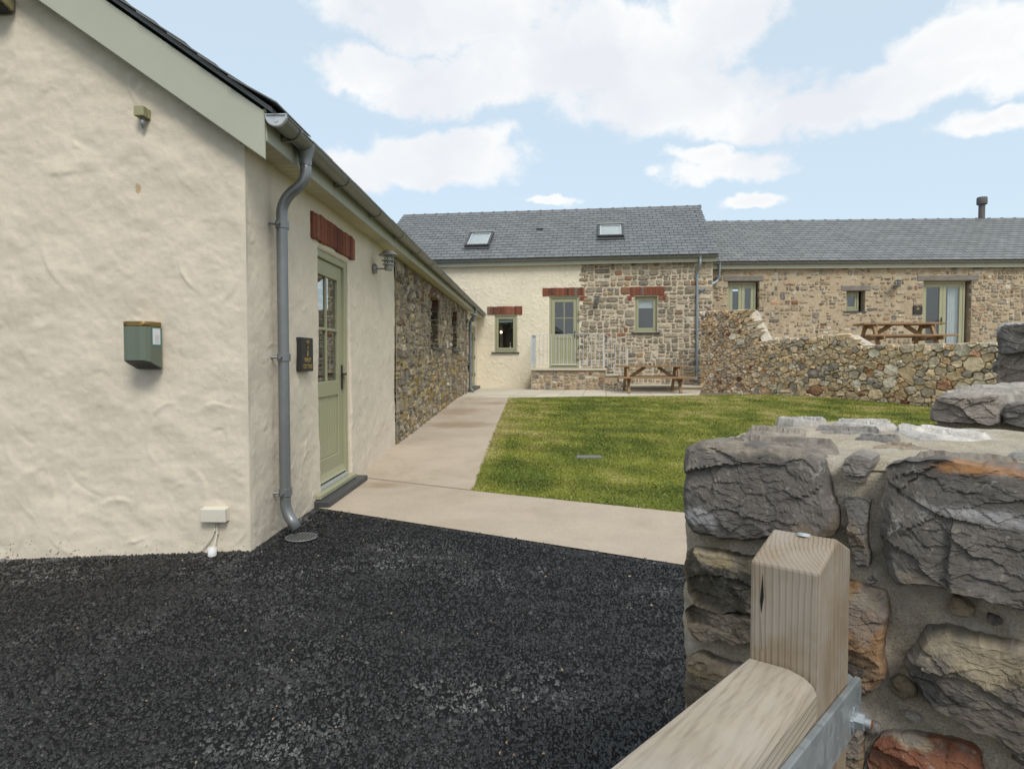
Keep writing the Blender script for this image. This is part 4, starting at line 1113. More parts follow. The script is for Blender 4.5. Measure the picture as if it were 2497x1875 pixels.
sp = []
for r_ in banded(3.40, 7.52, .28, 4.40, [W2, (5.0, 6.0, 3.30, 3.60), (3.30, 3.46, 2.9, 3.62), (2.17, 3.55, 3.33, 3.6)], .046, rg):
    if (r_[0] + r_[1]) / 2 < 3.44 and rg.random() < .35: continue
    p = rect_poly(r_, .026, rg, .05)
    if p: sp.append(p)
lay_stones(MAIN, sp, stone_main, pal_main, rg, d0=lambda: rg.uniform(.002, .012) + .004, bulge=lambda: rg.uniform(.008, .022), rough=.006)
tooth = []
for z_ in np.arange(1.1, 4.35, .18):                     # toothed edge over the render
    if (1.0 < z_ < 2.9) or 3.62 < z_:
        w_ = rg.uniform(.10, .26); x_ = 3.36 if z_ < 3 else 3.44
        if rg.random() < .75: tooth.append(rect_poly((x_ - rg.uniform(-.05, .1), x_ + w_, z_, z_ + rg.uniform(.10, .17)), .01, rg, .02))
lay_stones(MAIN, [p for p in tooth if p], stone_main, pal_main, rg, d0=.032, bulge=.012, rough=.006, back=.06)
lintel(MAIN, .34, 1.505, 2.76, 3.02, .045, farm, 14, 8)
lintel(MAIN, 2.17, 3.53, 3.345, 3.60, .045, farm, 16, 9)
lintel(MAIN, 4.97, 6.05, 3.33, 3.59, .03, farm, 13, 10)
for fr_, a, b, zz in ((MAIN, 3.36, 3.62, 3.17), (MAIN, 4.88, 5.10, 3.165), (MAIN, 5.86, 6.12, 3.165)):
    l = MB().box(fr_, a, b, zz, zz + .15, -.03, .006).build('lintel_pad', 'mortar_dark', farm)
    for q in range(2): MB().box(fr_, a + .003, b - .003, zz + .004 + q * .074, zz + .070 + q * .074, -.03, .025).build('brick', 'brick_red', l, bevel=.006, tint=np.array((.19, .055, .033)) * (1 + .2 * q))


def casement(fr, house, h, d, blind=.25, sill=True, label=None):
    a, b, c, e = h
    w = MB().box(fr, a, a + .055, c, e, d - .07, d).box(fr, b - .055, b, c, e, d - .07, d).box(fr, a + .055, b - .055, e - .055, e, d - .07, d).box(fr, a + .055, b - .055, c, c + .06, d - .07, d + .01).build('window', 'sage_paint', house, bevel=.004)
    if label: w['label'] = label
    a2, b2, c2, e2 = a + .06, b - .06, c + .066, e - .06
    MB().box(fr, a2, a2 + .065, c2, e2, d - .055, d - .012).box(fr, b2 - .065, b2, c2, e2, d - .055, d - .012).box(fr, a2 + .065, b2 - .065, e2 - .065, e2, d - .055, d - .012).box(fr, a2 + .065, b2 - .065, c2, c2 + .075, d - .055, d - .012).build('sash', 'sage_paint', w, bevel=.005)
    MB().box(fr, a2 + .06, b2 - .06, c2 + .07, e2 - .06, d - .040, d - .034).build('pane', 'glass', w)
    if blind: MB().box(fr, a2 + .04, b2 - .04, e2 - .065 - blind * (e2 - c2), e2 - .03, d - .10, d - .09).build('blind', 'blind_white', w)
    if sill: MB().box(fr, a - .09, b + .09, c - .045, c - .004, d - .05, .075).build('slate_sill', 'slate_dark', w, bevel=.006)
    return w


casement(MAIN, farm, W1, -.01, .10, label='small green window in the cream wall with a lamp glowing inside')
casement(MAIN, farm, W2, -.08, .24, label='green window with half drawn white blind in the farmhouse stonework')
dr = panelled_door(MAIN, farm, D1[0], D1[1], D1[2], D1[3], -.02, 7, 3.215, label='sage green raised farmhouse door above the stone platform')
MB().box(MAIN, D1[0], D1[1], D1[2] - .03, D1[2], -.06, .03).build('sill', 'sage_paint', dr)
MB().box(MAIN, D1[0] + .08, D1[1] - .08, D1[2] + .036, D1[2] + .048, -.03, -.005).build('threshold_strip', 'dark_plastic', dr)
pl_ = thing('pendant_lamp', tuple(MAIN.P(.70, 2.2, -.45)), 'lit pendant bulb inside the small farmhouse window', 'lamp')
MB().lathe(MAIN.P(.73, 2.16, -.45), [(.0, 0), (.030, .015), (.034, .045), (.018, .085), (.014, .10)], 14).build('bulb', 'bulb_glow', pl_, smooth=True)
MB().lathe(MAIN.P(.73, 2.25, -.45), [(.15, 0), (.05, .12), (.02, .16), (.006, .17), (.005, .9)], 18).build('shade', 'room_dark', pl_, smooth=True)
vs = thing('vase', tuple(MAIN.P(1.08, 1.60, -.2)), 'small pale vase on the inner sill of the small farmhouse window', 'vase')
MB().lathe(MAIN.P(1.08, 1.60, -.2), [(.02, 0), (.04, .03), (.035, .09), (.015, .14), (.02, .16)], 12).build('body', 'blind_white', vs, smooth=True)
MB().lathe(MAIN.P(1.08, 1.76, -.2), [(.008, 0), (.03, .04), (.0, .1)], 8).build('flowers', 'soffit_cream', vs)
MB().box(MAIN, .6, 1.3, 1.56, 1.598, -.35, -.1).build('inner_sill', 'blind_white', farm)


def slated_roof(fr, house, s0, s1, d0, z0, d1, z1, material, w, gauge, skip=(), seed=1, parts=300, vis=None):
    """two slopes; the front one laid slate by slate from the eaves"""
    L = math.hypot(d1 - d0, z1 - z0); up = (np.array(fr.n) * (d1 - d0) + np.array([0, 0, z1 - z0])) / L; nrm = np.cross(fr.u, up)
    B = fr.P(0, z0, d0); Q = lambda s_, q, t: B + fr.u * s_ + up * q + nrm * t
    mb = MB().prism([Q(s0, 0, -.05), Q(s0, L, -.05), Q(s0, L, -.002), Q(s0, 0, -.002)], [Q(s1, 0, -.05), Q(s1, L, -.05), Q(s1, L, -.002), Q(s1, 0, -.002)])
    db = 2 * d1 - d0
    mb.prism([fr.P(s0, z0 - .05, db), fr.P(s0, z1 - .05, d1 - .01), fr.P(s0, z1, d1 - .01), fr.P(s0, z0, db)], [fr.P(s1, z0 - .05, db), fr.P(s1, z1 - .05, d1 - .01), fr.P(s1, z1, d1 - .01), fr.P(s1, z0, db)])
    rf = mb.build('roof', material, house)
    rot = Matrix((tuple(fr.u), tuple(up), tuple(nrm))).transposed().to_4x4()
    ln, th = gauge + .05, .017; tilt = Matrix.Rotation(-.062, 4, 'X')
    def box_me(x0, x1):
        v = [(x, y, z) for z in (0, th) for y in (0, ln) for x in (x0, x1)]
        me = bpy.data.meshes.new('slate'); me.from_pydata(v, [], [(0, 2, 3, 1), (4, 5, 7, 6), (0, 1, 5, 4), (2, 6, 7, 3), (0, 4, 6, 2), (1, 3, 7, 5)]); me.materials.append(MATS[material]); return me
    me = box_me(-w / 2 + .008, w / 2 - .008); rows = int(L / gauge); rg = random.Random(seed); cnt = 0; V2, F2 = [], []
    half = box_me(-w / 4, w / 4)
    for r_ in range(rows):
        q = r_ * gauge - .03; off = (r_ % 2) * w / 2; n = int((s1 - s0) / w) + 1
        for i in range(n + 1):
            c = s0 + off + (i + .0) * w; a, b = max(c - w / 2, s0), min(c + w / 2, s1)
            if b - a < .05: continue
            if any(a > k_[0] and b < k_[1] and q > k_[2] - .1 and q + gauge < k_[3] for k_ in skip): continue
            full = b - a > w * .9
            M_ = Matrix.Translation(Q(c if full else (a + b) / 2, q, .022 + rg.uniform(-.0015, .002))) @ rot @ tilt @ Matrix.Rotation(rg.gauss(0, .004), 4, 'Z')
            if cnt < parts and full and (vis is None or vis(c, q)):
                o = bpy.data.objects.new('slate', me); COL.objects.link(o); o.parent = rf; o.matrix_basis = Matrix.Translation(-ORG[rf]) @ M_; cnt += 1
            else:
                hw = (b - a) / 2 - .008; b0 = len(V2)
                for z in (0, th):
                    for y in (0, ln):
                        for x in (-hw, hw): V2.append(tuple(M_ @ Vector((x, y, z))))
                F2 += [[b0 + t for t in f] for f in ((0, 2, 3, 1), (4, 5, 7, 6), (0, 1, 5, 4), (2, 6, 7, 3), (0, 4, 6, 2), (1, 3, 7, 5))]
    o = np_mesh('upper_slates', V2, F2, material, rf); o['kind'] = 'stuff'
    # ridge
    x = s0; tl = .45; first = None
    while x < s1 - .05:
        if first is None:
            mb = MB(); a = .115; zr = z1 + .035
            for dd in (1, -1):
                for (e0, e1, up_) in ((0, tl - .004, 0), (tl - .08, tl + .01, .017)):
                    mb.prism([fr.P(x + e0, zr + up_, d1), fr.P(x + e0, zr - .115 + up_, d1 + dd * .165), fr.P(x + e0, zr - .135 + up_, d1 + dd * .165), fr.P(x + e0, zr - .022 + up_, d1)],
                             [fr.P(x + e1, zr + up_, d1), fr.P(x + e1, zr - .115 + up_, d1 + dd * .165), fr.P(x + e1, zr - .135 + up_, d1 + dd * .165), fr.P(x + e1, zr - .022 + up_, d1)])
            first = mb.build('ridge_tile', 'ridge_tile', rf); l0 = Vector(first.location)
        else:
            o = first.copy(); COL.objects.link(o); o.location = l0 + Vector(fr.u) * (x - s0)
        x += tl
    return rf, Q


KQ = 1 / math.cos(math.atan2(6.90 - 4.53, 3.87))
RF, QM = slated_roof(MAIN, farm, -3.6, 7.62, .32, 4.53, -3.55, 6.90, 'roof_slate', .30, .235, seed=2, skip=[(-.52, .32, .93, 2.14), (3.92, 4.80, 1.48, 2.58)], vis=lambda s_, q: s_ > -1.9 + q * -.2)


def skylight(house, Q, s0, s1, q0, q1, label):
    """roof window lying in the slope plane Q(s, q, height)"""
    def slab(mb, a, b, c, e, h0, h1):
        h0 += .055; h1 += .055; return mb.prism([Q(a, c, h0), Q(b, c, h0), Q(b, e, h0), Q(a, e, h0)], [Q(a, c, h1), Q(b, c, h1), Q(b, e, h1), Q(a, e, h1)])
    mb = MB(); f = .075
    slab(mb, s0, s0 + f, q0, q1, -.05, .085); slab(mb, s1 - f, s1, q0, q1, -.05, .085); slab(mb, s0 + f, s1 - f, q0, q0 + f, -.05, .085); slab(mb, s0 + f, s1 - f, q1 - f, q1, -.05, .092)
    w = mb.build('skylight', 'slate_dark', house, bevel=.008); w['label'] = label
    mb = MB(); g0 = .045; a, b, c, e = s0 + f, s1 - f, q0 + f, q1 - f
    slab(mb, a, a + g0, c, e, .02, .07); slab(mb, b - g0, b, c, e, .02, .07); slab(mb, a + g0, b - g0, c, c + g0, .02, .07); slab(mb, a + g0, b - g0, e - g0, e, .02, .07)
    mb.build('sash', 'end_stop_pale', w, bevel=.004)
    slab(MB(), a + g0, b - g0, c + g0, e - g0, .052, .058).build('pane', 'glass', w)
    slab(MB(), a + g0, b - g0, c + g0, e - g0, .025, .03).build('blind', 'skylight_blind', w)
    slab(MB(), s0 - .03, s1 + .03, q0 - .16, q0 + .01, -.002, .006).build('flashing', 'slate_dark', w)
    slab(MB(), s0 - .015, s1 + .015, q1 - .06, q1 + .05, .093, .112).build('top_hood', 'lamp_grey', w, bevel=.006)


skylight(farm, QM, -.52, .32, .93, 2.14, 'left skylight of the farmhouse roof')
skylight(farm, QM, 3.92, 4.80, 1.48, 2.58, 'right skylight of the farmhouse roof')
MB().prism([QM(1.78, 2.46, .03), QM(2.02, 2.46, .03), QM(2.02, 2.58, .03), QM(1.78, 2.58, .03)], [QM(1.79, 2.46, .075), QM(2.01, 2.46, .075), QM(2.01, 2.58, .05), QM(1.79, 2.58, .05)]).build('roof_vent', 'dark_plastic', farm)
MB().box(MAIN, -3.6, 7.60, 4.32, 4.52, .16, .185).build('fascia', 'pale_sage_board', farm, bevel=.003)
MB().box(MAIN, -3.6, 7.58, 4.39, 4.41, -.01, .16).build('soffit', 'soffit_cream', farm)
gutter(MAIN, farm, -1.7, 7.62, .255, 4.50, .06, [-1.2 + .98 * i for i in range(10)], endcap=False)
slated_roof(LONG, cottage, 4.565, 21.42, .25, EZ + .030, RX + 1.85, EZ + .030 + (.25 + 1.85 + EX * 0 - (RX + 1.85) - 1.85) * .70, 'roof_slate', .30, .235, seed=8, parts=0)
PM = lambda s_, z, d: Vector(MAIN.P(s_, z, d))
downpipe([PM(7.10, 4.44, .255), PM(7.10, 4.20, .255), PM(7.04, 4.02, .07), PM(7.06, .70, .07), PM(6.99, .60, .16)], .042, [(PM(7.05, z, .07), (0, 0, 0)) for z in (3.9, 2.2, .95)], MAIN, .07,
         'grey downpipe down the right end of the farmhouse stone wall', 'downpipe_light', outlet=PM(7.10, 4.48, .255))

# entrance platform with steps and railing
plat = thing('entrance_platform', tuple(MAIN.P(3, .35, .6)), 'stone faced entrance platform with pale slabs and steps below the raised farmhouse door', 'platform')
pf = MB().box(MAIN, 1.93, 4.18, .30, .94, .03, 1.22).build('wall', 'mortar_tan', plat)
pt = []
rg = random.Random(41)
for r_ in rubble(1.94, 4.18, .352, .935, .026, rg, 1.5):
    p = rect_poly(r_, .018, rg, .05)
    if p: pt.append(p)
for r_ in rubble(4.19, 4.86, .352, .60, .014, rg, 1.4):
    p = rect_poly(r_, .011, rg, .03)
    if p: pt.append(p)
def pal_plat(r, p): return pick(r, (3, (.33, .26, .175)), (2.4, (.40, .33, .24)), (2.2, (.24, .22, .19)), (1.1, (.33, .21, .14)), (.35, (.20, .085, .055)), (1.2, (.46, .41, .32)))
lay_stones(FR(MAIN.P(0, 0, 1.22)[:2], -6), pt, pf, pal_plat, rg, d0=.004, bulge=lambda: rg.uniform(.01, .025), rough=.006)
for a, b in ((1.86, 2.62), (2.624, 3.40), (3.404, 4.24)): MB().box(MAIN, a, b, .945, 1.0, .04, 1.29).build('coping_slab', 'patio_slab', plat, bevel=.008, tint=(.50, .45, .36))
MB().box(MAIN, 4.19, 4.55, .30, .77, .03, 1.215).build('riser', 'mortar_tan', plat); MB().box(MAIN, 4.19, 4.60, .775, .83, .035, 1.25).build('tread', 'patio_slab', plat, bevel=.008, tint=(.50, .45, .36))
MB().box(MAIN, 4.555, 4.85, .30, .60, .03, 1.215).build('riser', 'mortar_tan', plat); MB().box(MAIN, 4.605, 4.90, .605, .66, .035, 1.25).build('tread', 'patio_slab', plat, bevel=.008, tint=(.50, .45, .36))
step = thing('patio_step', tuple(MAIN.P(6, .35, .6)), 'long low paved step along the foot of the farmhouse stone wall', 'step')
q = [(4.905, .01), (7.9, .01), (7.55, .75), (7.35, 1.30), (4.905, 1.30)]
MB().prism([MAIN.P(a, .33, b) for a, b in q], [MAIN.P(a, .435, b - (.03 if b > 1 else 0)) for a, b in q]).build('riser', 'patio_slab', step, tint=(.42, .37, .28))
for a, b in ((4.905, 5.60), (5.604, 6.35), (6.354, 7.05)): MB().box(MAIN, a, b, .438, .497, .012, 1.33).build('tread_slab', 'patio_slab', step, bevel=.008, tint=np.array((.50, .45, .36)) * random.Random(int(a * 9)).uniform(.93, 1.05))
MB().prism([MAIN.P(a, .438, b) for a, b in ((7.054, .012), (7.9, .012), (7.62, .75), (7.42, 1.33), (7.054, 1.33))], [MAIN.P(a, .497, b) for a, b in ((7.054, .012), (7.9, .012), (7.62, .75), (7.42, 1.33), (7.054, 1.33))]).build('tread_slab', 'patio_slab', step, tint=(.49, .44, .35))

rl = thing('railing', tuple(MAIN.P(3, 1, 1.22)), 'galvanised railing with thin balusters round the raised farmhouse entrance', 'railing')
RD = 1.225
for s_, zb, zt in ((1.945, 1.0, 2.02), (4.14, 1.0, 2.05), (4.85, .50, 1.62)): MB().box(MAIN, s_ - .022, s_ + .022, zb, zt, RD - .022, RD + .022).build('post', 'galvanised_rail', rl, bevel=.003)
MB().bar(MAIN.P(1.945, 2.035, RD), MAIN.P(4.14, 2.065, RD), .044, .012).build('handrail', 'galvanised_rail', rl)
MB().bar(MAIN.P(4.14, 2.065, RD), MAIN.P(4.98, 1.54, RD), .044, .012).build('handrail', 'galvanised_rail', rl)
MB().bar(MAIN.P(1.945, 2.035, RD), MAIN.P(1.945, 2.035, .02), .044, .012).build('handrail', 'galvanised_rail', rl)
MB().bar(MAIN.P(1.967, 1.12, RD), MAIN.P(4.12, 1.14, RD), .03, .010).build('bottom_rail', 'galvanised_rail', rl)
MB().bar(MAIN.P(4.162, 1.14, RD), MAIN.P(4.83, .72, RD), .03, .010).build('bottom_rail', 'galvanised_rail', rl)
MB().bar(MAIN.P(1.945, 1.12, RD - .02), MAIN.P(1.945, 1.12, .03), .03, .010).build('bottom_rail', 'galvanised_rail', rl)


def baluster(s_, d, zb, zt, basket):
    mb = MB().tube([MAIN.P(s_, zb, d), MAIN.P(s_, zt, d)], .008, 6)
    if basket:
        zm = (zb + zt) / 2
        for a in range(4): mb.tube([MAIN.P(s_, zm - .06, d), Vector(MAIN.P(s_, zm, d)) + Vector((math.cos(a * 1.57), math.sin(a * 1.57), 0)) * .02, MAIN.P(s_, zm + .06, d)], .004, 5)
    mb.build('baluster', 'galvanised_rail', rl)


for i in range(1, 18): baluster(1.945 + i * 2.195 / 18, RD, 1.12, 2.04, i in (2, 6, 11, 15))
for i in range(1, 6): x_ = 4.14 + i * .118; baluster(x_, RD, 1.14 - (x_ - 4.162) * .63, 2.06 - (x_ - 4.14) * .62, i == 3)
for i in range(1, 9): baluster(1.945, i * .137, 1.12, 2.03, i in (3, 6))

# ------------------------------------------------------------------ stone barn on the right
barn = thing('stone_barn', (11, 24, 0), 'long low tan stone barn at the right with grey slate roof and flue', 'barn')
BH = [(.86, 1.86, 1.45, 3.78), (4.57, 5.16, 2.80, 3.46), (6.94, 8.42, 1.50, 3.76)]
stone_barn = slab_open('stone_wall', RIGHT, -.3, 12.3, .3, 4.32, BH, .0, .30, 'mortar_tan', barn)
mb = MB().box(RIGHT, 0, 12.3, .3, 4.2, -7.2, -7.0).box(RIGHT, 12.0, 12.3, .3, 4.2, -7.0, -.02).box(RIGHT, 2.3, 12.0, 1.35, 1.45, -7, -.35).box(RIGHT, 2.3, 12.0, 1.45, 4.2, -3.2, -3.1)
mb.prism([RIGHT.P(12.0, 4.2, -.02), RIGHT.P(12.0, 4.2, -7.1), RIGHT.P(12.0, 6.2, -3.5)], [RIGHT.P(12.3, 4.2, -.02), RIGHT.P(12.3, 4.2, -7.1), RIGHT.P(12.3, 6.2, -3.5)])
mb.build('inner_wall', 'room_wall', barn)
rg = random.Random(51)


def pal_barn(r, p): return pick(r, (3, (.37, .30, .205)), (2.5, (.33, .28, .205)), (1.8, (.24, .215, .18)), (.9, (.155, .145, .13)), (.8, (.38, .26, .165)), (1.2, (.47, .42, .335)), (.2, (.27, .15, .09)))


sp = []
for r_ in banded(.0, 11.9, 1.3, 4.26, BH + [(.72, 2.0, 3.78, 3.94), (4.4, 5.33, 3.46, 3.63), (6.74, 8.62, 3.76, 3.93)], .026, rg):
    near_end = r_[0] > 8.4
    if rg.random() < (.12 if near_end else .36): continue
    p = rect_poly(r_, .024 if near_end else .032, rg, .06)
    if p: sp.append(p)
lay_stones(RIGHT, sp, stone_barn, pal_barn, rg, key=lambda p: -abs(area(p)) - (.05 if np.mean([q[0] for q in p]) < 10 else 0), d0=lambda: rg.uniform(-.002, .010) + .004, bulge=lambda: rg.uniform(.006, .022), rough=.008)


def reveal_stones(fr, s_, c, e, dep, par, pal, side):
    f2 = FR(fr.P(s_, 0, -dep)[:2] if side < 0 else fr.P(s_, 0, 0)[:2], math.degrees(fr.ang) + (-90 if side < 0 else 90))
    f2 = FR(fr.P(s_, 0, -dep)[:2], math.degrees(fr.ang) - 90) if side < 0 else FR(fr.P(s_, 0, 0)[:2], math.degrees(fr.ang) + 90)
    rp = [rect_poly(q, .012, rg, .02) for q in rubble(.01, dep - .01, c, e, .022, rg)]
    lay_stones(f2, [p for p in rp if p], par, pal, rg, d0=.003, bulge=lambda: rg.uniform(.006, .02), rough=.006)


for (a, b, c, e) in BH: reveal_stones(RIGHT, b, max(c, 1.5), e, .16, stone_barn, pal_barn, -1)
for (a, b, z_) in ((.73, 1.98, 3.782), (4.40, 5.32, 3.462), (6.74, 8.62, 3.762)):
    MB().box(RIGHT, a, b, z_, z_ + .155, -.12, .022).build('lintel', 'lintel_timber', barn, bevel=.01)


def french(fr, house, h, d, label, curtain=None):
    a, b, c, e = h
    w = MB().box(fr, a, a + .06, c, e, d - .07, d).box(fr, b - .06, b, c, e, d - .07, d).box(fr, a + .06, b - .06, e - .07, e, d - .07, d).box(fr, a + .06, b - .06, c, c + .05, d - .07, d).build('french_door', 'sage_paint', house, bevel=.004); w['label'] = label
    m_ = (a + b) / 2
    for x0, x1 in ((a + .064, m_ - .002), (m_ + .002, b - .064)):
        MB().box(fr, x0, x0 + .1, c + .054, e - .074, d - .055, d - .012).box(fr, x1 - .1, x1, c + .054, e - .074, d - .055, d - .012).box(fr, x0 + .1, x1 - .1, e - .18, e - .074, d - .055, d - .012).box(fr, x0 + .1, x1 - .1, c + .054, c + .2, d - .055, d - .012).build('leaf', 'sage_paint', w, bevel=.005)
        MB().box(fr, x0 + .095, x1 - .095, c + .195, e - .175, d - .040, d - .034).build('pane', 'glass', w)
    hz = c + .98 + (e - c - 2.2) * .4
    MB().box(fr, m_ - .05, m_ - .018, hz - .13, hz + .11, d - .012, d).box(fr, m_ - .16, m_ - .03, hz + .0, hz + .02, d + .03, d + .045).box(fr, m_ - .045, m_ - .024, hz, hz + .02, d, d + .03).build('handle', 'black_iron', w)
    if curtain:
        pts = [(curtain[0] + (curtain[1] - curtain[0]) * i / 24, .018 * math.sin(i * 1.3)) for i in range(25)]
        V = [fr.P(x, z, d - .14 + y) for z in (c + .1, e - .1) for x, y in pts]; np_mesh('curtain', V, [(i, i + 1, 26 + i, 25 + i) for i in range(24)], 'blind_white', w, smooth=True)
    return w


french(RIGHT, barn, (.90, 1.80, 1.45, 3.76), -.16, 'narrow pair of green glazed doors at the left of the barn'); french(RIGHT, barn, (6.97, 8.32, 1.52, 3.75), -.16, 'wide pair of green glazed doors with a white curtain in the barn', (7.86, 8.22))
casement(RIGHT, barn, (4.58, 5.05, 2.83, 3.44), -.2, 0, sill=False, label='small square green window of the barn')
MB().box(RIGHT, 4.50, 5.20, 2.765, 2.80, -.2, .045).build('slate_sill', 'slate_dark', barn)
slated_roof(RIGHT, barn, -.9, 12.35, .27, 4.36, -3.5, 6.40, 'roof_slate_pale', .31, .225, seed=5, vis=lambda s_, q: s_ > .2 + q * .35 and s_ < 10)
MB().box(RIGHT, -.05, 12.3, 4.15, 4.36, .12, .145).build('fascia', 'pale_sage_board', barn, bevel=.003)
MB().box(RIGHT, -.05, 12.3, 4.235, 4.25, -.01, .12).build('soffit', 'soffit_cream', barn)
gutter(RIGHT, barn, .05, 12.3, .21, 4.335, .058, [.9 + 1.12 * i for i in range(10)], endcap=False)
fz = MB().lathe(RIGHT.P(10.98, 6.2, -3.55), [(.105, 0), (.105, .74), (.165, .745), (.17, .78), (.17, .96), (.155, 1.0), (.03, 1.01)], 20).build('flue', 'ridge_tile', barn, smooth=True); fz['label'] = 'dark metal flue on the barn ridge'
MB().lathe(RIGHT.P(1.85, 6.3, -4.2), [(.05, 0), (.05, .30), (.0, .301)], 10).build('vent_pipe', 'mortar_cream', barn)
PR = lambda s_, z, d: Vector(RIGHT.P(s_, z, d))
downpipe([PR(.55, 4.28, .21), PR(.55, 4.10, .20), PR(.52, 3.78, .12), PM(7.12, 3.42, .10)], .040, [], RIGHT, .07,
         'pale grey pipe slanting from the barn gutter into the farmhouse downpipe', 'downpipe_light', outlet=PR(.55, 4.32, .21), rad=.1)
sg = thing('house_plaque', tuple(RIGHT.P(6.76, 2.68, 0)), 'dark slate plaque with gold emblem beside the wide barn doors', 'sign')
MB().box(RIGHT, 6.63, 6.905, 2.70, 2.965, -.01, .045).build('slate_plate', 'sign_slate', sg, bevel=.004)
em = MB()
for i in range(7):
    a = math.pi * i / 6; em.bar(RIGHT.P(6.768 + math.cos(a) * .05, 2.875 + math.sin(a) * .055, .047), RIGHT.P(6.768 + math.cos(a + .4) * .05, 2.875 + math.sin(a + .4) * .055, .047), .008, .002, up=tuple(RIGHT.n))
for x_ in (-.025, 0, .025): em.bar(RIGHT.P(6.768 + x_, 2.845, .047), RIGHT.P(6.768 + x_ * .6, 2.895, .047), .014, .002, up=tuple(RIGHT.n))
em.build('gold_emblem', 'gold_paint', sg)

# ------------------------------------------------------------------ terrace and garden wall
TB = lambda s_: GW.P(s_, 0, -.42)[:2]
tp = [tuple(TB(.25)), tuple(TB(12.5)), (16.5, 9.5), (18, 20.95), (5.95, 20.95)]
MB().prism([(x, y, -.2) for x, y in tp], [(x, y, 1.46) for x, y in tp]).build('terrace', 'concrete')['kind'] = 'structure'
gw = thing('garden_wall', tuple(GW.P(4, .2, 0)), 'stepped dry stone garden wall between the lawn and the upper terrace', 'wall')
prof = [(-.05, -.1), (13, -.1), (13, 1.56), (5.0, 1.56), (4.55, 1.82), (2.15, 1.74), (1.62, 2.60), (-.05, 2.69)]
core = MB().prism([GW.P(a, z, -.47) for a, z in prof], [GW.P(a, z, -.035) for a, z in prof]).build('core', 'wall_core_dark', gw)
def gtop(s_): return float(np.interp(s_, [-.9, 1.5, 2.05, 4.5, 4.95, 13], [2.74, 2.62, 1.77, 1.87, 1.58, 1.58]))
rg = random.Random(61); pts = []
rad = []
for r0, cnt in ((.25, 34), (.185, 110), (.135, 230), (.095, 420), (.07, 500)):
    got = 0
    for _ in range(cnt * 45):
        if got >= cnt: break
        a = rg.uniform(.0, 11.6); z = rg.uniform(.08, 2.75); r1 = r0 * rg.uniform(.85, 1.15) * (.72 + .05 * a)
        if z > gtop(a) - .03 or z < gz(GW.P(a, 0)[1]) - .02: continue
        if pts:
            Pn = np.array(pts); dd = np.hypot((Pn[:, 0] - a) / 1.3, Pn[:, 1] - z)
            if (dd < (np.array(rad) + r1) * .47).any(): continue
        pts.append((a, z)); rad.append(r1); got += 1
bnd = [(-.05 / 1.3, 0), (11.8 / 1.3, 0), (11.8 / 1.3, 2.8), (-.05 / 1.3, 2.8)]
Pn = np.array([(a / 1.3, z) for a, z in pts]); Rn = np.array(rad) * .5; cells = []
for i, p in enumerate(Pn):
    d = ((Pn - p) ** 2).sum(1); poly = list(bnd)
    for j in np.argsort(d)[1:34]:
        q = Pn[j]; nx, nz = q - p; poly = clip(poly, nx, nz, (q @ q - p @ p + Rn[i] ** 2 - Rn[j] ** 2) / 2)
        if len(poly) < 3: break
    cells.append(poly)
gp = []
for (a, z), c in zip(pts, cells):
    if len(c) < 3: continue
    c = [(x * 1.3, y) for x, y in c]
    c = clip(c, 0, 1, gtop(a) + rg.uniform(-.02, .035)); c = clip(c, 0, -1, -(gz(GW.P(a, 0)[1]) - .06))
    if len(c) < 3 or abs(area(c)) < .002: continue
    gp.append(shrink(c, .008))


def pal_gw(r, p): return pick(r, (4, (.60, .455, .29)), (3, (.66, .53, .37)), (2.4, (.50, .415, .31)), (1.2, (.35, .30, .25)), (1.1, (.58, .40, .235)), (.30, (.44, .25, .15)), (.16, (.22, .09, .065)), (1, (.70, .62, .49)))


lay_stones(GW, gp, gw, pal_gw, rg, key=lambda p: -abs(area(p)) / (1 + (np.mean([q[1] for q in p]) * 0) + max(0, 8.6 - np.mean([q[0] for q in p])) * .09) + (9 if np.mean([q[0] for q in p]) > 8.9 else 0),
           d0=lambda: rg.uniform(-.016, .012), bulge=lambda: rg.uniform(.008, .032), rough=.010, inner=.84, back=.07, raw=True)
# mortared top course and sloped shoulders
top = MB()
for (a, z), (b, y) in zip(prof[2:], prof[3:]):
    top.prism([GW.P(a, z + .002, -.49), GW.P(b, y + .002, -.49), GW.P(b, y + .035, -.49), GW.P(a, z + .035, -.49)], [GW.P(a, z + .002, -.03), GW.P(b, y + .002, -.03), GW.P(b, y + .035, -.03), GW.P(a, z + .035, -.03)])
top.build('mortar_top', 'wall_mortar_top', gw, bevel=.008)
for (a, z), (b, y) in zip(prof[3:], prof[4:]):
    L = math.hypot(b - a, y - z); n_ = max(2, int(L / .17))
    for i in range(n_):
        for dd in ((-.36, -.14) if L < 1.2 else (-.25,)):
            t_ = (i + .5 + rg.uniform(-.25, .25)) / n_; ss, zz = a + (b - a) * t_, z + (y - z) * t_ + .034
            ang = math.atan2(y - z, b - a); ex, ez = math.cos(ang), math.sin(ang); w1, w2 = rg.uniform(.045, .085), rg.uniform(.04, .08)
            dd_ = dd + rg.uniform(-.04, .04); ring = [(math.cos(q) * w1 * rg.uniform(.8, 1.2), math.sin(q) * w2 * rg.uniform(.8, 1.2)) for q in np.arange(7) * .8976]
            nx, nz = -ez, ex
            if nz < 0: nx, nz = -nx, -nz
            lo = [GW.P(ss + ex * u_, zz + ez * u_, dd_ + v_) for u_, v_ in ring]; hi = [GW.P(ss + ex * u_ * .85 + nx * .014, zz + ez * u_ * .85 + nz * .014, dd_ + v_ * .85) for u_, v_ in ring]
            MB().prism(lo, hi).build('coping_stone', 'rubble_stone', gw, tint=np.array(pick(rg, (3, (.50, .48, .44)), (2, (.36, .34, .31)), (1, (.30, .22, .15)))))

# ------------------------------------------------------------------ picnic tables


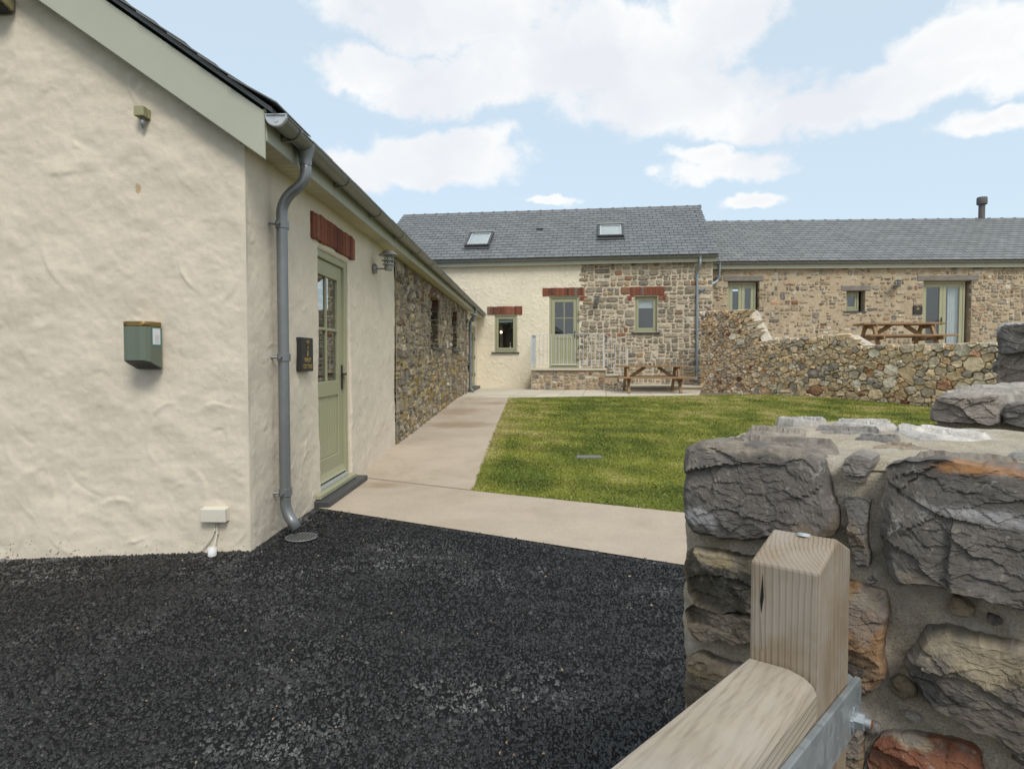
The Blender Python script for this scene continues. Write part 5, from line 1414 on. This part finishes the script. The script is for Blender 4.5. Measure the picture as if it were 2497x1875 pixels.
def picnic_table(label):
    t = thing('picnic_table', (0, 0, 0), label, 'picnic table', 'wooden picnic tables')
    Lh, H_ = .98, .76
    for i in range(5): y = (i - 2) * .148; MB().box(WORLD, -Lh, Lh, H_ - .048, H_, -(y + .070), -(y - .070)).build('top_plank', 'table_wood', t, bevel=.006)
    for y in (-.72, -.575, .575, .72): MB().box(WORLD, -Lh - .02, Lh + .1, .40, .446, -(y + .068), -(y - .068)).build('seat_plank', 'table_wood', t, bevel=.006)
    for x in (-.70, .70):
        for sg_ in (-1, 1): MB().bar((x, sg_ * .66, 0), (x, sg_ * .24, H_ - .04), .07, .105, up=(0, 1, 0)).build('leg', 'table_wood', t, bevel=.005)
        MB().box(WORLD, x + .025, x + .065, .31, .40, -.80, .80).build('seat_bearer', 'table_wood', t, bevel=.005)
        MB().box(WORLD, x + .025, x + .065, H_ - .13, H_ - .04, -.36, .36).build('top_bearer', 'table_wood', t, bevel=.005)
        sx = -1 if x > 0 else 1
        MB().bar((x + sx * -.0, 0, .36), (x + sx * .52, 0, H_ - .05), .09, .10, up=(0, 1, 0)).build('brace', 'table_wood', t, bevel=.005)
    return t


pt1 = picnic_table('weathered picnic table on the paved patio in front of the farmhouse')
c = (3.36, 18.42); pt1.location = (c[0], c[1], .353); pt1.rotation_euler = (0, 0, R(-2))
copy_thing(pt1, (9.55, 17.25, 1.462), R(-5), 'second picnic table up on the terrace behind the garden wall')

# ------------------------------------------------------------------ gate pier and boundary wall
pier = thing('gate_pier', tuple(PIER.P(.25, 0, -.3)), 'rough dark limestone gate pier with sandy mortar in the right foreground', 'pier')
TOPZ = 1.094


def rough_patch(fr, s0, s1, z0, z1, step, d, amp, seed):
    sl, zl = lines(s0, s1, step), lines(z0, z1, step); SS, ZZ = np.meshgrid(sl, zl)
    D = d + amp * (fbm(SS / .12, ZZ / .10, seed, 4) * 2.4 + 1.5 * fbm(SS / .035, ZZ / .028, seed + 5, 4) + .5 * fbm(SS / .009, ZZ / .009, seed + 7, 2)); return SS, ZZ, D


SS, ZZ, D = rough_patch(PIER, -.012, 1.05, -.1, TOPZ, .006, -.006, .010, 3)
D = D - .02 * np.clip((ZZ - TOPZ + .03) / .03, 0, 1) ** 2 - .02 * np.clip((.02 - SS) / .03, 0, 1) ** 2
e_ = .018 * fbm(ZZ / .07, ZZ * 0, 44, 3) * np.clip((.08 - SS) / .09, 0, 1)
idx = np.arange(SS.size).reshape(SS.shape)
FQ = lambda I: np.stack([I[:-1, :-1], I[:-1, 1:], I[1:, 1:], I[1:, :-1]], -1).reshape(-1, 4)
np_mesh('mortar_face', PIER.A(SS + e_, ZZ, D).reshape(-1, 3), FQ(idx), 'pier_mortar', pier, smooth=True)
sl, nl = lines(-.012, 1.05, .010), lines(.0, .66, .010); SS, NN = np.meshgrid(sl, nl)
ZT = TOPZ - .004 + .012 * fbm(SS / .10, NN / .10, 71, 4) * 2 - .012 * np.clip((.03 - NN) / .03, 0, 1) ** 2
np_mesh('mortar_cap', PIER.A(SS, ZT, -NN - .012).reshape(-1, 3), FQ(np.arange(SS.size).reshape(SS.shape)), 'pier_mortar', pier, smooth=True)
MB().box(PIER, -.008, 1.05, -.2, TOPZ - .03, -.66, -.04).build('core', 'pier_mortar', pier)


def plates(x, z, rg, cell, tilt, step):
    """fracture surface: every patch of the face is its own small tilted plane"""
    x0, x1, z0, z1 = x.min(), x.max(), z.min(), z.max(); n = int(min(420, max(4, (x1 - x0) * (z1 - z0) / cell ** 2)))
    px = np.array([rg.uniform(x0, x1) for _ in range(n)]); pz = np.array([rg.uniform(z0, z1) for _ in range(n)])
    d = ((x[:, None] - px) / 1.5) ** 2 + (z[:, None] - pz) ** 2; j = d.argmin(1)
    a = np.array([rg.gauss(0, tilt) for _ in range(n)]); b = np.array([rg.gauss(-.1, tilt) for _ in range(n)]); c = np.array([rg.gauss(0, step) for _ in range(n)])
    return c[j] + a[j] * (x - px[j]) + b[j] * (z - pz[j])


def big_stone(fr, poly, par, seed, col, d0=.0, bulge=.012, amp=.010, depth=.05, planes=5, N=120, z_is_up=True, material='pier_stone', label=None, facet=1., rings=30, spots=()):
    """fractured block: outline rings drawn in to the centre, its face broken into plates of two sizes"""
    rg = random.Random(seed); P = resample(chaikin(poly, 1, .12), N); c = P.mean(0)
    e = np.array([fbm(P[:, 0] * 45, P[:, 1] * 45, seed, 4, .6), fbm(P[:, 0] * 45 + 9, P[:, 1] * 45, seed + 3, 4, .6)]).T
    P = P + e * .012; fr_s = np.r_[1., np.linspace(1, .86, 9), np.linspace(.83, .04, rings - 10)]
    Q = np.concatenate([c + (P - c) * f for f in fr_s] + [c[None]]); x, z = Q[:, 0], Q[:, 1]; f = np.r_[np.repeat(fr_s, N), 0]
    wx = x + .012 * fbm(x * 30, z * 30, seed + 5, 3); wz = z + .012 * fbm(x * 30 + 7, z * 30, seed + 6, 3)
    g = np.min([bulge * 1.1 + rg.gauss(0, .13) * facet * (x - c[0]) + rg.gauss(0, .13) * facet * (z - c[1]) + rg.uniform(0, .8) * bulge for _ in range(planes)], axis=0)
    h = plates(wx, wz, rg, .085, .10 * facet, amp * .16) + plates(wx, wz, rg, .030, .035 * facet, amp * .02) + plates(wx, wz, rg, .010, .035 * facet, amp * .008)
    h = h + amp * (.24 * fbm(x * 40, z * 55, seed, 4, .6) + .16 * fbm(x * 200, z * 260, seed + 8, 3))
    edge = np.clip((1 - f) / .10, 0, 1)
    d = d0 + g * edge ** .55 + h * (.45 + .55 * edge) - .004 * (1 - edge); d[:N] = d0 - depth
    V = fr.A(x, z, d) if z_is_up else fr.A(x, d, -z)
    K = len(fr_s); I = np.arange(K * N).reshape(K, N); J = np.roll(I, -1, 1)
    F = np.stack([I[:-1], J[:-1], J[1:], I[1:]], -1).reshape(-1, 4).tolist() + [(int(I[-1, i]), int(J[-1, i]), K * N) for i in range(N)]
    T_ = np.tile(np.array(col, float), (len(V), 1))
    for (cs, cz, rs, rz, cc) in spots:
        m_ = np.clip(2.2 * (1 - np.hypot((x - cs) / rs, (z - cz) / rz) + 1.6 * fbm(x * 38, z * 38, seed + 2, 4, .6)), 0, 1)[:, None]; T_ = T_ * (1 - m_) + np.array(cc) * m_
    o = np_mesh('stone', V, F, material, par, tint=T_)
    if label: o['label'] = label
    return o


PST = {
 'a': ([(0, 1.094), (.017, 1.104), (.049, 1.108), (.1, 1.107), (.148, 1.106), (.199, 1.10), (.214, 1.092), (.222, 1.075), (.228, 1.049), (.238, 1.018), (.236, .998), (.229, .984), (.201, .976), (.163, .976), (.135, .967), (.113, .958), (.074, .953), (.048, .952), (.021, .951), (.005, .96), (-.001, .99), (-.003, 1.008), (-.001, 1.046)], (.078, .070, .063), .026),
 'b': ([(.244, 1.098), (.256, 1.108), (.279, 1.104), (.282, 1.092), (.274, 1.074), (.268, 1.065), (.246, 1.072), (.243, 1.088)], (.14, .125, .11), .012),
 'c': ([(.243, 1.041), (.274, 1.041), (.273, 1.017), (.271, .991), (.277, .963), (.276, .947), (.262, .942), (.251, .974), (.248, 1.013)], (.085, .08, .075), .010),
 'd': ([(.297, 1.092), (.314, 1.103), (.34, 1.106), (.377, 1.108), (.412, 1.107), (.457, 1.105), (.498, 1.098), (.519, 1.06), (.517, .991), (.502, .936), (.482, .928), (.451, .929), (.416, .935), (.4, .933), (.356, .935), (.307, .931), (.298, .964), (.292, 1.007), (.294, 1.033), (.296, 1.064)], (.075, .068, .061), .030),
 'e': ([(.215, .914), (.251, .919), (.276, .918), (.297, .918), (.302, .902), (.301, .87), (.296, .843), (.301, .797), (.288, .773), (.265, .759), (.236, .756), (.211, .779), (.207, .845)], (.17, .10, .05), .014),
 'f': ([(.34, .862), (.347, .879), (.37, .885), (.417, .883), (.452, .884), (.493, .887), (.514, .858), (.512, .79), (.487, .741), (.455, .742), (.432, .757), (.384, .766), (.347, .777), (.322, .825), (.327, .836)], (.10, .088, .072), .026),
 'g': ([(.289, .693), (.302, .717), (.335, .726), (.373, .734), (.407, .732), (.414, .705), (.417, .677), (.399, .648), (.323, .611), (.285, .61), (.282, .671)], (.15, .062, .035), .016),
 'h': ([(.005, .918), (.013, .929), (.059, .93), (.106, .93), (.164, .941), (.19, .923), (.187, .874), (.165, .855), (.107, .841), (.049, .828), (.022, .835), (.008, .851), (.004, .888)], (.070, .060, .042), .016),
 'i': ([(.003, .819), (.022, .831), (.057, .826), (.114, .837), (.178, .852), (.191, .831), (.172, .809), (.098, .786), (.068, .791), (.034, .776), (.015, .782), (.006, .793)], (.10, .082, .06), .014),
 'j': ([(.007, .739), (.031, .754), (.087, .745), (.14, .757), (.192, .766), (.199, .707), (.168, .682), (.07, .65), (.01, .652), (.006, .697)], (.105, .085, .06), .016),
 'k': ([(.009, .617), (.07, .641), (.148, .664), (.175, .642), (.159, .594), (.071, .55), (.01, .539)], (.10, .085, .065), .014),
 'l': ([(.218, .713), (.26, .728), (.275, .707), (.273, .634), (.238, .6), (.195, .595), (.194, .67)], (.12, .085, .05), .012),
 'm': ([(.439, .71), (.47, .728), (.507, .727), (.518, .694), (.489, .652), (.446, .64), (.431, .672)], (.12, .10, .08), .014),
 'n': ([(.529, 1.098), (.591, 1.10), (.640, 1.098), (.680, 1.043), (.66, 1.007), (.54, 1.006), (.525, 1.056)], (.11, .10, .09), .020),
 'o': ([(.54, .99), (.68, .995), (.72, .90), (.60, .87), (.535, .91)], (.10, .09, .08), .018),
 'p': ([(.54, .84), (.70, .85), (.72, .72), (.58, .70), (.53, .77)], (.13, .09, .06), .018),
}
SPOT = {'a': [(.035, .985, .045, .016, (.30, .29, .29)), (.10, 1.10, .12, .012, (.22, .19, .15)), (.20, .99, .03, .02, (.15, .12, .08))],
        'd': [(.42, 1.10, .07, .008, (.34, .17, .07)), (.40, 1.045, .075, .013, (.30, .29, .29)), (.33, .945, .05, .012, (.20, .17, .13))],
        'e': [(.25, .80, .06, .035, (.05, .036, .022)), (.285, .90, .03, .02, (.35, .27, .17))], 'f': [(.42, .86, .09, .03, (.30, .25, .17)), (.36, .80, .04, .03, (.05, .05, .05))],
        'h': [(.09, .89, .07, .03, (.035, .032, .025)), (.06, .92, .05, .012, (.30, .24, .14))], 'g': [(.34, .72, .05, .015, (.36, .29, .2))], 'j': [(.06, .73, .05, .02, (.22, .17, .10))]}
for i, (kk, (po, co_, bu)) in enumerate(PST.items()):
    po = po if area(po) > 0 else po[::-1]
    big_stone(PIER, po, pier, 100 + i, np.array(co_) * 1.5, bulge=bu * .6, d0=.020 if kk in 'hij' else .012, rings=58, N=130, spots=SPOT.get(kk, ()))
for row, z_ in enumerate((.02, .14, .27, .40)):          # courses low down, behind the gate
    x_ = .0
    while x_ < .98:
        w_ = rg.uniform(.12, .24); p = rect_poly((x_, min(x_ + w_, 1.03), z_, z_ + .12), .012, rg, .02)
        if p and x_ + w_ < 1.04: V, F = stone_geo(PIER, p, rg, d0=.0, bulge=.018, rough=.008); np_mesh('stone', V, F, 'pier_stone', pier, tint=pick(rg, (1, (.09, .08, .07)), (1, (.13, .09, .06))))
        x_ += w_
def inside(po, q, m_):
    c = np.mean(po, 0); po = [tuple(c + (np.array(v) - c) * (1 + m_)) for v in po]; k_ = False
    for i in range(len(po)):
        (x1, z1), (x2, z2) = po[i], po[i - 1]
        if (z1 > q[1]) != (z2 > q[1]) and q[0] < (x2 - x1) * (q[1] - z1) / (z2 - z1) + x1: k_ = not k_
    return k_


rg = random.Random(88); done = []
while len(done) < 46:                                     # chips of stone packed into the joints
    q = (rg.uniform(.01, .75), rg.uniform(.5, 1.075)); r_ = rg.uniform(.006, .017)
    if any(inside(po, q, .10) for po, _, _ in PST.values()) or any(math.hypot(q[0] - a, q[1] - b) < .03 for a, b in done): continue
    done.append(q); po = [(q[0] + math.cos(a) * r_ * rg.uniform(.7, 1.5), q[1] + math.sin(a) * r_ * rg.uniform(.6, 1.1)) for a in np.arange(7) * .897]
    V, F = stone_geo(PIER, po, rg, d0=.002, bulge=.004, rough=.0018, back=.03); np_mesh('packing_stone', V, F, 'pier_stone', pier, tint=pick(rg, (2, (.13, .115, .10)), (1, (.25, .2, .13)), (1, (.34, .31, .27)), (1, (.20, .12, .065))))
TST = [([(-.008, .03), (-.004, .004), (.05, .0), (.15, .004), (.205, .012), (.215, .11), (.13, .15), (.02, .20), (-.008, .16)], (.20, .175, .145), 0.0040, 0.0090), ([(-.010, .30), (.02, .26), (.10, .30), (.085, .41), (.0, .46), (-.012, .42)], (.26, .23, .19), 0.0040, 0.0072),
       ([(-.012, .50), (.045, .47), (.10, .52), (.075, .60), (.0, .625), (-.012, .58)], (.40, .38, .35), 0.0088, 0.0036), ([(.09, .56), (.18, .52), (.23, .57), (.19, .64), (.11, .645)], (.42, .40, .37), 0.0056, 0.0045),
       ([(.10, .39), (.20, .38), (.215, .45), (.15, .50), (.09, .47)], (.24, .225, .21), 0.0032, 0.0054), ([(.235, .42), (.30, .36), (.38, .40), (.40, .49), (.36, .57), (.27, .57), (.24, .51)], (.52, .50, .46), 0.0056, 0.0045),
       ([(.19, .30), (.26, .29), (.265, .35), (.20, .365)], (.22, .21, .20), 0.0032, 0.0054), ([(.30, .0), (.40, -.002), (.50, .006), (.515, .10), (.42, .14), (.32, .11)], (.23, .20, .165), 0.0040, 0.0072),
       ([(.42, .22), (.52, .18), (.58, .26), (.52, .34), (.43, .32)], (.34, .32, .29), 0.0040, 0.0054), ([(.47, .42), (.60, .40), (.62, .52), (.50, .56)], (.30, .28, .25), 0.0040, 0.0054), ([(.24, .17), (.30, .16), (.33, .22), (.27, .25)], (.27, .22, .16), 0.0032, 0.0054),
       ([(.56, .0), (.70, .0), (.72, .12), (.60, .16)], (.22, .2, .17), 0.0040, 0.0072)]
CAP = FR(PIER.P(0, 0, 0)[:2], -37.5)
for i, (po, co_, hz, am) in enumerate(TST):
    # outline (s, n) lies flat: n runs away from the viewer
    po = po if area(po) > 0 else po[::-1]; big_stone(PIER, po, pier, 200 + i, co_, d0=TOPZ + .001, bulge=hz, amp=am, depth=.03, planes=2, N=72, z_is_up=False, facet=.30, rings=20)

bw = thing('boundary_wall', tuple(PIER.P(.6, 0, -2)), 'mortared stone boundary wall rising in steps behind the gate pier', 'wall')
MB().box(PIER, .27, 1.05, -.2, 1.145, -1.80, -.82).build('core', 'pier_mortar', bw); MB().box(PIER, .355, 1.05, -.2, 1.33, -6.2, -1.815).build('core', 'pier_mortar', bw)
F2 = FR(PIER.P(0, 0, -.79)[:2], -37.5); F3 = FR(PIER.P(0, 0, -1.77)[:2], -37.5)
for i, (fr_, a, b, c_, e_, col) in enumerate(((F2, .258, .385, 1.094, 1.158, (.23, .20, .17)), (F2, .392, .55, 1.094, 1.150, (.13, .12, .11)), (F2, .558, .80, 1.094, 1.16, (.2, .18, .15)),
                                            (F3, .345, .56, 1.165, 1.258, (.15, .13, .11)), (F3, .345, .56, 1.268, 1.368, (.10, .095, .09)), (F3, .57, .85, 1.16, 1.27, (.2, .17, .13)), (F3, .57, .85, 1.275, 1.37, (.14, .13, .12)))):
    j = lambda: rg.uniform(-.008, .008)
    po = [(a + j(), c_ + j()), ((a + b) / 2, c_ + j()), (b + j(), c_ + j()), (b + j(), (c_ + e_) / 2), (b + j(), e_ + j()), ((a + b) / 2, e_ + j()), (a + j() + .01, e_ + j()), (a + j(), (c_ + e_) / 2)]
    big_stone(fr_, po, bw, 300 + i, col, d0=.0, bulge=.014, depth=.30)
for i, (s0_, s1_, n0, n1, z_, col) in enumerate(((.26, .48, .80, 1.05, 1.158, (.34, .31, .27)), (.49, .75, .80, 1.10, 1.155, (.25, .2, .14)), (.27, .50, 1.08, 1.40, 1.16, (.30, .28, .25)), (.28, .60, 1.43, 1.75, 1.155, (.4, .37, .33)), (.35, .70, 1.80, 2.3, 1.368, (.36, .34, .3)), (.36, .72, 2.33, 2.9, 1.37, (.25, .23, .2)))):
    j = lambda: rg.uniform(-.02, .02)
    po = [(s0_ + j(), n0 + j() * .3), ((s0_ + s1_) / 2, n0 + j() * .4), (s1_, n0), (s1_ + j(), (n0 + n1) / 2), (s1_ + j(), n1 + j()), ((s0_ + s1_) / 2, n1 + j()), (s0_ + .02 + j(), n1 + j()), (s0_ + j(), (n0 + n1) / 2)]
    big_stone(PIER, po, bw, 330 + i, col, d0=z_ - .012, bulge=.012, amp=.008, depth=.03, planes=2, N=72, z_is_up=False, facet=.3, rings=20)

def left_face(s_, n1, n0, z0, z1, par, seed):
    rg = random.Random(seed); f2 = FR(PIER.P(s_, 0, -n1)[:2], -127.5); rp = [rect_poly(q, .016, rg, .03) for q in rubble(.01, n1 - n0 - .03, z0, z1, .020, rg)]
    for p in rp:
        if p:
            V, F = stone_geo(f2, p, rg, d0=.004, bulge=rg.uniform(.01, .025), rough=.007, back=.03); np_mesh('stone', V, F, 'pier_stone', par, tint=np.array(pick(rg, (2, (.11, .10, .09)), (1, (.16, .115, .07)), (1, (.2, .185, .16)))))


left_face(-.008, .66, .03, .02, 1.05, pier, 5); left_face(.27, 1.80, .82, .02, 1.08, bw, 6); left_face(.355, 4.6, 1.815, .05, 1.28, bw, 7)

# ------------------------------------------------------------------ field gate, open beside the pier
gate = bpy.data.objects.new('field_gate', None); COL.objects.link(gate); ORG[gate] = Vector((0, 0, 0))
tag(gate, 'weathered timber gate hung beside the stone pier, cut off by the bottom edge', 'gate')
pw, pd, pr0, pr1 = .076, .150, 1.005, 1.026
prof = [(0, 0.06), (pd, .06), (pd, pr0 - .006), (pd / 2 + .006, pr1), (0, pr0)]
MB().prism([(0, y, z) for y, z in prof], [(pw, y, z) for y, z in prof]).build('hanging_stile', 'post_wood', gate, bevel=.0035, seg=2, origin=(0, 0, 0))
zr = .889; sl_ = -.105; L_ = 2.7
rp = [(0, .0), (.045, .0005), (.062, -.004), (.072, -.011), (pw, -.02), (pw, -.112), (0, -.112)]
np_ = 10; rail = MB()
ys = [-.001 - L_ * i / np_ for i in range(np_ + 1)]
rail.prism([(x, ys[0], zr + z) for x, z in rp], [(x, -L_, zr + z - sl_ * L_ * .75) for x, z in rp])
rail.build('top_rail', 'rail_wood', gate, bevel=.002, seg=1, origin=(0, 0, 0))
for z_ in (.62, .42, .22): MB().box(WORLD, .02, .056, z_, z_ + .075, .002, L_).build('bar', 'rail_wood', gate, bevel=.003, origin=(0, 0, 0))
MB().box(WORLD, 0, pw, .06, 1.15, L_ + .002, L_ + .08).build('closing_stile', 'post_wood', gate, bevel=.003, origin=(0, 0, 0))
zs = lambda y: .840 + sl_ * (y - .01)
st = MB().prism([(pw + .001, y, z) for y, z in ((-.75, zs(-.75) - .066), (.186, zs(.186) - .066), (.186, zs(.186) - .004), (.179, zs(.179)), (-.75, zs(-.75)))], [(pw + .009, y, z) for y, z in ((-.75, zs(-.75) - .066), (.186, zs(.186) - .066), (.186, zs(.186) - .004), (.179, zs(.179)), (-.75, zs(-.75)))])
strap = st.build('hinge_strap', 'galvanised', gate, bevel=.0015, origin=(0, 0, 0))
for y_ in (.143, -.22, -.5):
    z_ = zs(y_) - .044; nut = MB().lathe((pw + .009, y_, z_), [(.019, 0), (.019, .002), (.0115, .0021), (.0115, .0125), (.0105, .013)], 6, (1, 0, 0)).lathe((pw + .0091, y_, z_), [(.018, 0), (.018, .0018)], 20, (1, 0, 0)).lathe((pw + .02, y_, z_), [(.006, 0), (.006, .008), (.005, .009)], 14, (1, 0, 0))
    b_ = nut.build('bolt', 'galvanised', strap, origin=(0, 0, 0)); MB().lathe((pw + .028, y_, z_), [(.0055, 0), (.0052, .002)], 12, (1, 0, 0)).build('bolt_end', 'rust', strap, origin=(0, 0, 0))
MB().tube([(pw - .02, .205, zs(.2) - .034), (pw - .02, .29, zs(.2) - .040)], .011, 12).build('hinge_pin', 'galvanised', strap, smooth=True, origin=(0, 0, 0))
MB().tube([(.038, .078, 1.0235), (.038, .079, 1.0275)], [.0085, .008], 14).build('plug', 'end_stop_pale', gate, origin=(0, 0, 0))
for (a_, b_, z0_, z1_, w_) in ((.0135, .0145, .945, .992, .0016), (.0145, .013, .90, .94, .0008)):
    MB().prism([(a_ - w_, -.0003, z0_ + .015), (a_, -.0003, z0_), (b_ + w_, -.0003, z0_ + .02), (b_, -.0003, z1_)], [(a_ - w_, .001, z0_ + .015), (a_, .001, z0_), (b_ + w_, .001, z0_ + .02), (b_, .001, z1_)]).build('split', 'black_iron', gate, origin=(0, 0, 0))
gate.location = (.2566, .7607, 0); gate.rotation_euler = (0, 0, R(-37.6))
